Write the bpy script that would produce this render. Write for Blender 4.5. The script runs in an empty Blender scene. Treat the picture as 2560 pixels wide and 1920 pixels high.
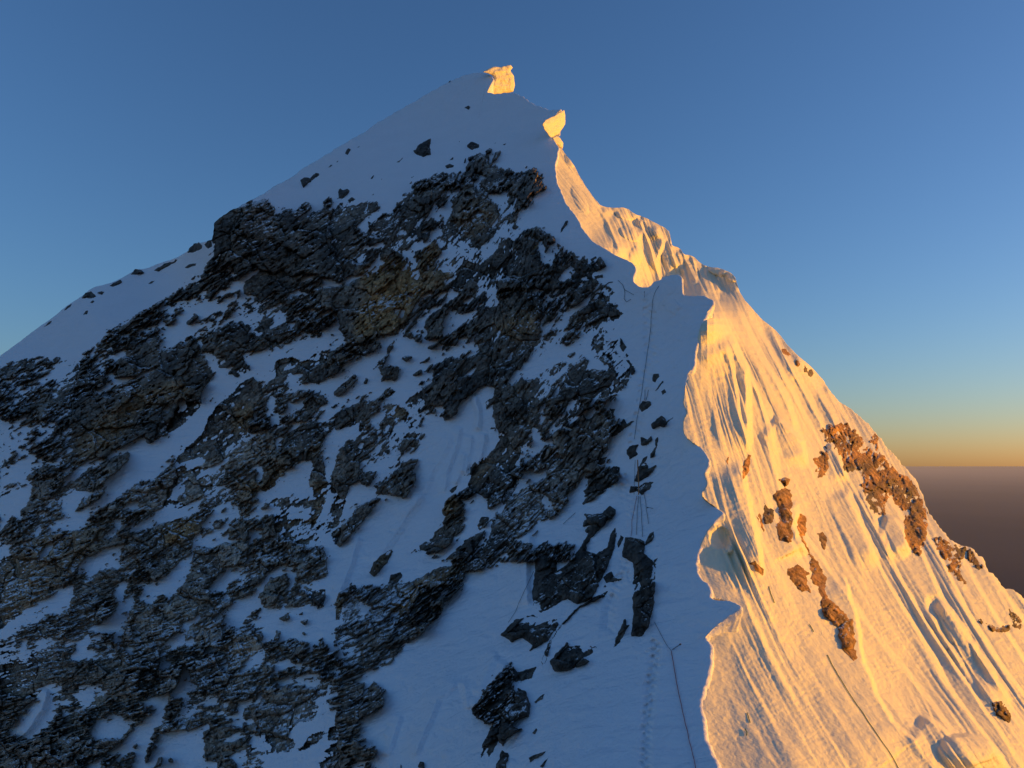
import bpy, math, random
import numpy as np
from mathutils import Vector

Q = 1.0            # mesh density
F = 1856.0         # focal length in photo pixels (photo 2560 x 1920)
HZ = 1165.0        # row of the horizon
PITCH = math.atan((HZ - 960.0) / F)
CP, SP = math.cos(PITCH), math.sin(PITCH)
C = bpy.context.scene.collection
rng = np.random.default_rng(7)

# ------------------------------------------------------------------ geometry helpers
def world(px, py, d):
    """point at forward depth d (metres) on the sight line through photo pixel px, py"""
    px = np.asarray(px, float); py = np.asarray(py, float); d = np.asarray(d, float)
    X = (px - 1280.0) / F * d
    U = (960.0 - py) / F * d
    return np.stack([X + 0 * d, d * CP - U * SP, d * SP + U * CP], -1)

def mesh_object(name, verts, quads, mat, attrs=None, smooth=True, parent=None, tris=None):
    me = bpy.data.meshes.new(name)
    verts = np.ascontiguousarray(verts, np.float32)
    nq = len(quads); ntr = 0 if tris is None else len(tris)
    me.vertices.add(len(verts)); me.vertices.foreach_set('co', verts.ravel())
    loops = np.asarray(quads, np.int32).ravel()
    if ntr:
        loops = np.concatenate([loops, np.asarray(tris, np.int32).ravel()])
    me.loops.add(len(loops)); me.loops.foreach_set('vertex_index', loops)
    me.polygons.add(nq + ntr)
    starts = np.arange(nq) * 4
    if ntr: starts = np.concatenate([starts, nq * 4 + np.arange(ntr) * 3])
    me.polygons.foreach_set('loop_start', starts.astype(np.int32))
    me.update(calc_edges=True)
    if smooth:
        me.polygons.foreach_set('use_smooth', np.ones(nq + ntr, bool))
    if attrs:
        for k, v in attrs.items():
            a = me.attributes.new(k, 'FLOAT', 'POINT')
            a.data.foreach_set('value', np.ascontiguousarray(v, np.float32))
    me.materials.append(mat)
    o = bpy.data.objects.new(name, me); C.objects.link(o)
    if parent: o.parent = parent
    return o

def tag(o, label=None, cat=None, group=None, kind=None):
    if label: o['label'] = label
    if cat: o['category'] = cat
    if group: o['group'] = group
    if kind: o['kind'] = kind
    return o

# ------------------------------------------------------------------ noise
def _hash(ix, iy, seed):
    with np.errstate(over='ignore'):
        h = (ix.astype(np.int64) * 374761393 + iy.astype(np.int64) * 668265263 + seed * 974634577).astype(np.uint64)
        h = (h ^ (h >> np.uint64(13))) * np.uint64(1274126177)
        h = h ^ (h >> np.uint64(16))
        h = (h * np.uint64(2246822519)) & np.uint64(0xffffffff)
        h = h ^ (h >> np.uint64(15))
    return (h & np.uint64(0xffffff)).astype(np.float64) / float(0xffffff)

def vnoise(x, y, seed):
    """smooth gradient noise, about -1 .. 1"""
    ix = np.floor(x); iy = np.floor(y); fx = x - ix; fy = y - iy
    ux = fx * fx * fx * (fx * (fx * 6 - 15) + 10); uy = fy * fy * fy * (fy * (fy * 6 - 15) + 10)
    out = 0
    for dx in (0, 1):
        for dy in (0, 1):
            a = _hash(ix + dx, iy + dy, seed) * 2 * math.pi
            g = np.cos(a) * (fx - dx) + np.sin(a) * (fy - dy)
            out = out + g * (ux if dx else 1 - ux) * (uy if dy else 1 - uy)
    return out * 1.5

def fbm(x, y, seed, octaves=4, gain=0.5):
    s = 0; a = 1.0; t = 0
    for k in range(octaves):
        s = s + a * vnoise(x * 2 ** k, y * 2 ** k, seed + 17 * k); t += a; a *= gain
    return s / t * 1.3

def worley(x, y, seed):
    """F1, F2, id-hash of the nearest cell, offsets to its centre"""
    ix = np.floor(x); iy = np.floor(y)
    f1 = np.full(x.shape, 9.0); f2 = np.full(x.shape, 9.0)
    idh = np.zeros(x.shape); ox = np.zeros(x.shape); oy = np.zeros(x.shape)
    for dx in (-1, 0, 1):
        for dy in (-1, 0, 1):
            cx = ix + dx; cy = iy + dy
            qx = cx + 0.1 + 0.8 * _hash(cx, cy, seed); qy = cy + 0.1 + 0.8 * _hash(cx, cy, seed + 5)
            ddx = x - qx; ddy = y - qy
            d = np.sqrt(ddx * ddx + ddy * ddy)
            near = d < f1
            f2 = np.where(near, f1, np.minimum(f2, d))
            idh = np.where(near, _hash(cx, cy, seed + 9), idh)
            ox = np.where(near, ddx, ox); oy = np.where(near, ddy, oy)
            f1 = np.where(near, d, f1)
    return f1, f2, idh, ox, oy

def facets(x, y, seed):
    """blocky stone relief: every cell a tilted plane at its own height; plus distance to the joints"""
    f1, f2, h, ox, oy = worley(x, y, seed)
    a = h * 57.0 % 1.0; b = h * 131.0 % 1.0
    z = (h - 0.5) * 1.3 + (a - 0.5) * 1.7 * ox + (b - 0.5) * 1.7 * oy
    return z, f2 - f1

# ------------------------------------------------------------------ maps over the photo plane
X0, Y0, STEP = -520, -20, 2
MW, MH = 1830, 1120           # covers x -520 .. 3140, y -20 .. 2220
GX = X0 + np.arange(MW) * STEP
GY = Y0 + np.arange(MH) * STEP

def sample(m, px, py, step=STEP):
    u = np.clip((px - X0) / step, 0, m.shape[1] - 1.001); v = np.clip((py - Y0) / step, 0, m.shape[0] - 1.001)
    iu = u.astype(int); iv = v.astype(int); fu = u - iu; fv = v - iv
    return ((m[iv, iu] * (1 - fu) + m[iv, iu + 1] * fu) * (1 - fv) +
            (m[iv + 1, iu] * (1 - fu) + m[iv + 1, iu + 1] * fu) * fv)

def inside(poly, x, y):
    p = np.asarray(poly, float); r = np.zeros(x.shape, bool)
    n = len(p)
    for i in range(n):
        x1, y1 = p[i]; x2, y2 = p[(i + 1) % n]
        if y1 == y2: continue
        c = ((y1 > y) != (y2 > y)) & (x < (x2 - x1) * (y - y1) / (y2 - y1) + x1)
        r ^= c
    return r

def fill(m, poly, val):
    p = np.asarray(poly, float)
    i0 = max(0, int((p[:, 0].min() - X0) / STEP)); i1 = min(MW, int((p[:, 0].max() - X0) / STEP) + 2)
    j0 = max(0, int((p[:, 1].min() - Y0) / STEP)); j1 = min(MH, int((p[:, 1].max() - Y0) / STEP) + 2)
    if i1 <= i0 or j1 <= j0: return
    xx, yy = np.meshgrid(GX[i0:i1], GY[j0:j1])
    s = inside(p, xx, yy)
    m[j0:j1, i0:i1][s] = val

def blur(m, s):
    k = int(math.ceil(s * 3)); w = np.exp(-0.5 * (np.arange(-k, k + 1) / s) ** 2); w /= w.sum()
    for ax in (0, 1):
        p = np.pad(m, [(k, k) if a == ax else (0, 0) for a in (0, 1)], mode='edge')
        m = sum(w[i] * np.take(p, np.arange(i, i + m.shape[ax]), axis=ax) for i in range(2 * k + 1))
    return m

def seg_dist(pts, x, y):
    """distance and side (sign) to an open polyline, and how far along it (0..1)"""
    p = np.asarray(pts, float); best = np.full(x.shape, 1e9); side = np.zeros(x.shape); al = np.zeros(x.shape)
    L = np.hypot(*(p[1:] - p[:-1]).T); cum = np.concatenate([[0], np.cumsum(L)])
    for i in range(len(p) - 1):
        a = p[i]; d = p[i + 1] - a
        t = np.clip(((x - a[0]) * d[0] + (y - a[1]) * d[1]) / (d @ d), 0, 1)
        ex = x - a[0] - t * d[0]; ey = y - a[1] - t * d[1]
        r = np.hypot(ex, ey); c = r < best
        best = np.where(c, r, best); side = np.where(c, np.sign(d[0] * ey - d[1] * ex), side)
        al = np.where(c, (cum[i] + t * L[i]) / cum[-1], al)
    return best, side, al

def ridge(m, pts, A, wl, wr, taper=0.12):
    """add a crest line: falls off over wl on its left-hand (smaller x) side and wr on the other; drawn downwards"""
    p = np.asarray(pts, float); w = max(wl, wr)
    i0 = max(0, int((p[:, 0].min() - w - X0) / STEP)); i1 = min(MW, int((p[:, 0].max() + w - X0) / STEP) + 2)
    j0 = max(0, int((p[:, 1].min() - w - Y0) / STEP)); j1 = min(MH, int((p[:, 1].max() + w - Y0) / STEP) + 2)
    xx, yy = np.meshgrid(GX[i0:i1].astype(float), GY[j0:j1].astype(float))
    wob = 3.0 * vnoise(xx / 40, yy / 40, 91) + 1.5 * vnoise(xx / 15, yy / 15, 92)
    d, s, al = seg_dist(p, xx + wob, yy)
    f = np.where(s > 0, 1 - d / wl, 1 - d / wr)     # s > 0: to the left when drawn downwards
    f = np.clip(f, 0, 1)
    ta, tb = taper if isinstance(taper, tuple) else (taper, taper)
    tp = np.clip(al / ta, 0, 1) * np.clip((1 - al) / tb, 0, 1)
    m[j0:j1, i0:i1] += A * f * (tp * tp * (3 - 2 * tp))

def tps(ctrl):
    c = np.asarray(ctrl, float); P = c[:, :2] / 1000.0; v = np.log(c[:, 2]); n = len(c)
    r2 = ((P[:, None] - P[None]) ** 2).sum(-1)
    K = np.where(r2 > 0, 0.5 * r2 * np.log(np.maximum(r2, 1e-12)), 0) + np.eye(n) * 2e-4
    A = np.zeros((n + 3, n + 3)); A[:n, :n] = K; A[:n, n] = A[n, :n] = 1; A[:n, n + 1:] = P; A[n + 1:, :n] = P.T
    w = np.linalg.solve(A, np.concatenate([v, [0, 0, 0]]))
    xs = X0 + np.arange(0, MW * STEP + 16, 16); ys = Y0 + np.arange(0, MH * STEP + 16, 16)
    xx, yy = np.meshgrid(xs / 1000.0, ys / 1000.0)
    out = w[n] + w[n + 1] * xx + w[n + 2] * yy
    for i in range(n):
        r2 = (xx - P[i, 0]) ** 2 + (yy - P[i, 1]) ** 2
        out = out + w[i] * 0.5 * r2 * np.log(np.maximum(r2, 1e-12))
    return np.exp(out)

# ------------------------------------------------------------------ outlines traced from the photograph
CREST = [(1850,2100),(1820,2000),(1795,1920),(1781,1893),(1760,1846),(1755,1800),(1748,1753),(1762,1707),(1776,1656),(1776,1610),(1757,1593),(1813,1545),(1848,1521),(1846,1510),(1804,1500),(1769,1496),(1774,1470),(1744,1442),(1739,1415),(1744,1377),(1762,1336),(1785,1303),(1806,1285),(1807,1281),(1792,1273),(1760,1249),(1751,1234),(1770,1210),(1762,1195),(1760,1179),(1772,1167),(1770,1144),(1753,1120),(1725,1104),(1707,1085),(1707,1046),(1719,1030),(1706,1010),(1711,983),(1713,948),(1737,905),(1735,881),(1747,834),(1749,818),(1776,768),(1786,752),(1759,739),(1733,739),(1702,741),(1704,712),(1702,684),(1670,689),(1641,703),(1611,724),(1586,712),(1580,695),(1590,663),(1556,646),(1514,627),(1480,602),(1455,573),(1447,551),(1417,513),(1400,480),(1385,433),(1388,404),(1398,374),(1396,366),(1379,345),(1362,325),(1354,311),(1364,295),(1402,275)]
SKY_TOP = [(1373,275),(1324,256),(1299,235),(1282,231),(1240,237),(1206,227),(1222,213),(1236,195),(1206,180),(1168,184),(1113,210),(1088,222),(1050,245),(1033,256),(970,290),(885,345),(805,391),(737,437),(687,467),(653,486),(615,507),(562,535),(540,550),(534,560),(531,598),(529,600),(518,603),(505,608),(489,609),(480,618),(466,630),(439,646),(400,657),(364,673),(341,673),(298,699),(266,711),(231,718),(204,742),(168,763),(129,797),(90,822),(43,859),(0,889),(-120,985),(-260,1070),(-400,1150),(-450,2100)]
SKY_RIGHT = [(1385,330),(1404,374),(1430,404),(1459,459),(1497,511),(1508,516),(1535,520),(1565,518),(1586,535),(1607,541),(1636,556),(1670,573),(1677,594),(1676,613),(1700,619),(1708,636),(1731,638),(1750,657),(1767,667),(1801,670),(1835,686),(1843,708),(1850,736),(1902,796),(1921,811),(1945,830),(1972,869),(2046,932),(2090,999),(2121,1018),(2168,1057),(2187,1077),(2200,1097),(2259,1164),(2287,1196),(2307,1234),(2314,1266),(2333,1299),(2365,1336),(2393,1364),(2426,1364),(2440,1387),(2458,1392),(2468,1424),(2486,1438),(2509,1470),(2537,1475),(2560,1496),(2620,1560),(2700,1650),(2900,1880)]

def chaikin(p, n=2):
    p = [tuple(map(float, q)) for q in p]
    for _ in range(n):
        o = [p[0]]
        for a, b in zip(p[:-1], p[1:]):
            o += [(0.75 * a[0] + 0.25 * b[0], 0.75 * a[1] + 0.25 * b[1]), (0.25 * a[0] + 0.75 * b[0], 0.25 * a[1] + 0.75 * b[1])]
        p = o + [p[-1]]
    return p
CREST = chaikin(CREST); SKY_TOP = SKY_TOP[:1] + chaikin(SKY_TOP[1:-3], 1) + SKY_TOP[-3:]; SKY_RIGHT = chaikin(SKY_RIGHT, 1)

# forward depth in metres at photo pixels: the shaded west flank ...
CTRL_W = [(1770,1920,35.5),(1500,1900,38),(1200,1900,44),(900,1900,53),(700,1900,60),(350,1900,71),(0,1900,82),
 (1760,1750,41),(1770,1600,46),(1500,1600,50),(1250,1600,58),(900,1600,70),(400,1600,88),(0,1600,98),
 (1745,1400,53),(1600,1400,57.5),(1500,1400,61.5),(1300,1400,70),(1000,1400,84),(500,1400,102),(0,1400,115),
 (1800,1275,58),(1760,1165,64),(1650,1165,70),(1550,1165,76),(1400,1165,84),(1200,1165,92),(900,1165,104),(500,1165,122),(0,1165,140),
 (1715,1000,74),(1600,1000,81),(1500,1000,87),(1300,1000,97),(1000,1000,112),(500,1000,136),(0,1000,165),
 (1760,800,85),(1650,800,92),(1550,800,99),(1400,800,107),(1200,800,117),(900,800,132),(540,800,150),(250,800,180),
 (1790,755,88),(1700,690,93),(1610,722,98),(1550,700,106),(1400,680,115),(1000,700,138),(700,700,152),(540,640,162),(430,660,195),(100,820,200),(0,890,195),
 (1480,600,122),(1400,560,129),(1200,560,141),(900,560,156),(650,560,165),(560,540,165),
 (1400,450,151),(1250,450,157),(1000,450,171),(750,440,190),
 (1385,350,172),(1200,350,187),(900,345,207),(1400,275,188),(1300,250,203),(1100,240,222),(1240,180,222),(1050,240,229),(970,290,224),
 (-400,1150,195),(-400,1500,132),(-400,1900,102),(1850,2100,30),(900,2100,46),(0,2100,70)]
# ... and the sunlit east face
CTRL_E = [(1770,1920,35.8),(2000,1920,37.8),(2300,1920,45),(2560,1920,55),(1760,1750,41.3),(2000,1700,47),(2300,1700,60),(2560,1700,75),
 (1770,1600,46.4),(1830,1510,49.6),(2000,1500,57),(2250,1500,73),(2400,1440,90),(2560,1490,100),(1745,1400,53.5),(1800,1275,58.8),(2000,1300,73),(2200,1300,92),(2330,1290,108),
 (1760,1165,64.5),(2000,1165,87),(2260,1165,123),(1715,1000,74.5),(1900,1000,93),(2120,1015,137),(2190,1075,131),(1750,850,82.5),(1776,790,88),(1830,880,95),(1880,880,110),(2000,890,134),(2046,932,142),
 (1790,800,91),(1840,800,122),(1800,745,146),(1870,750,152),(1945,830,148),(1835,690,166),(1700,640,166),(1610,725,140),(1700,720,150),(1600,570,168),(1535,540,163),(1670,590,174),(1560,668,132),(1590,690,140),
 (1425,402,172),(1390,420,163),(1459,459,167),(1405,480,149),(1497,511,159),(1447,551,137),(1520,560,152),(1514,627,123),(1480,602,130),
 (2700,1650,96),(2900,1900,84),(2560,2050,49),(1850,2100,30.5),(2200,2080,37)]
DW = tps(CTRL_W); DE = tps(CTRL_E)
def dw(px, py): return sample(DW, px, py, 16)
def de(px, py): return sample(DE, px, py, 16)
# ------------------------------------------------------------------ where rock shows through the snow (west face)
# windows of the photograph (corner x, corner y, scale) in which the outlines were traced
WIN = dict(S=(0,0,1), A=(0,800,4.148), B=(400,480,4.148), C=(900,320,4.148), D=(400,840,4.148), E=(850,680,4.148), F=(1300,600,4.148),
 G=(1250,950,4.148), H=(0,1200,4.148), I=(0,1560,4.608), J=(400,1200,4.148), K=(400,1520,4.148), L=(800,1060,4.148), M=(800,1460,3.606),
 N=(1250,1280,4.148), P=(1720,1000,4.148), Q=(2060,1420,3.318), T=(800,1150,2.1544), U=(1660,1150,2.1544))
def outline(win, s):
    ox, oy, k = WIN[win]
    v = [float(t) for t in s.replace(',', ' ').split()]
    return [(ox + v[i] / k, oy + v[i + 1] / k) for i in range(0, len(v), 2)]

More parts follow.
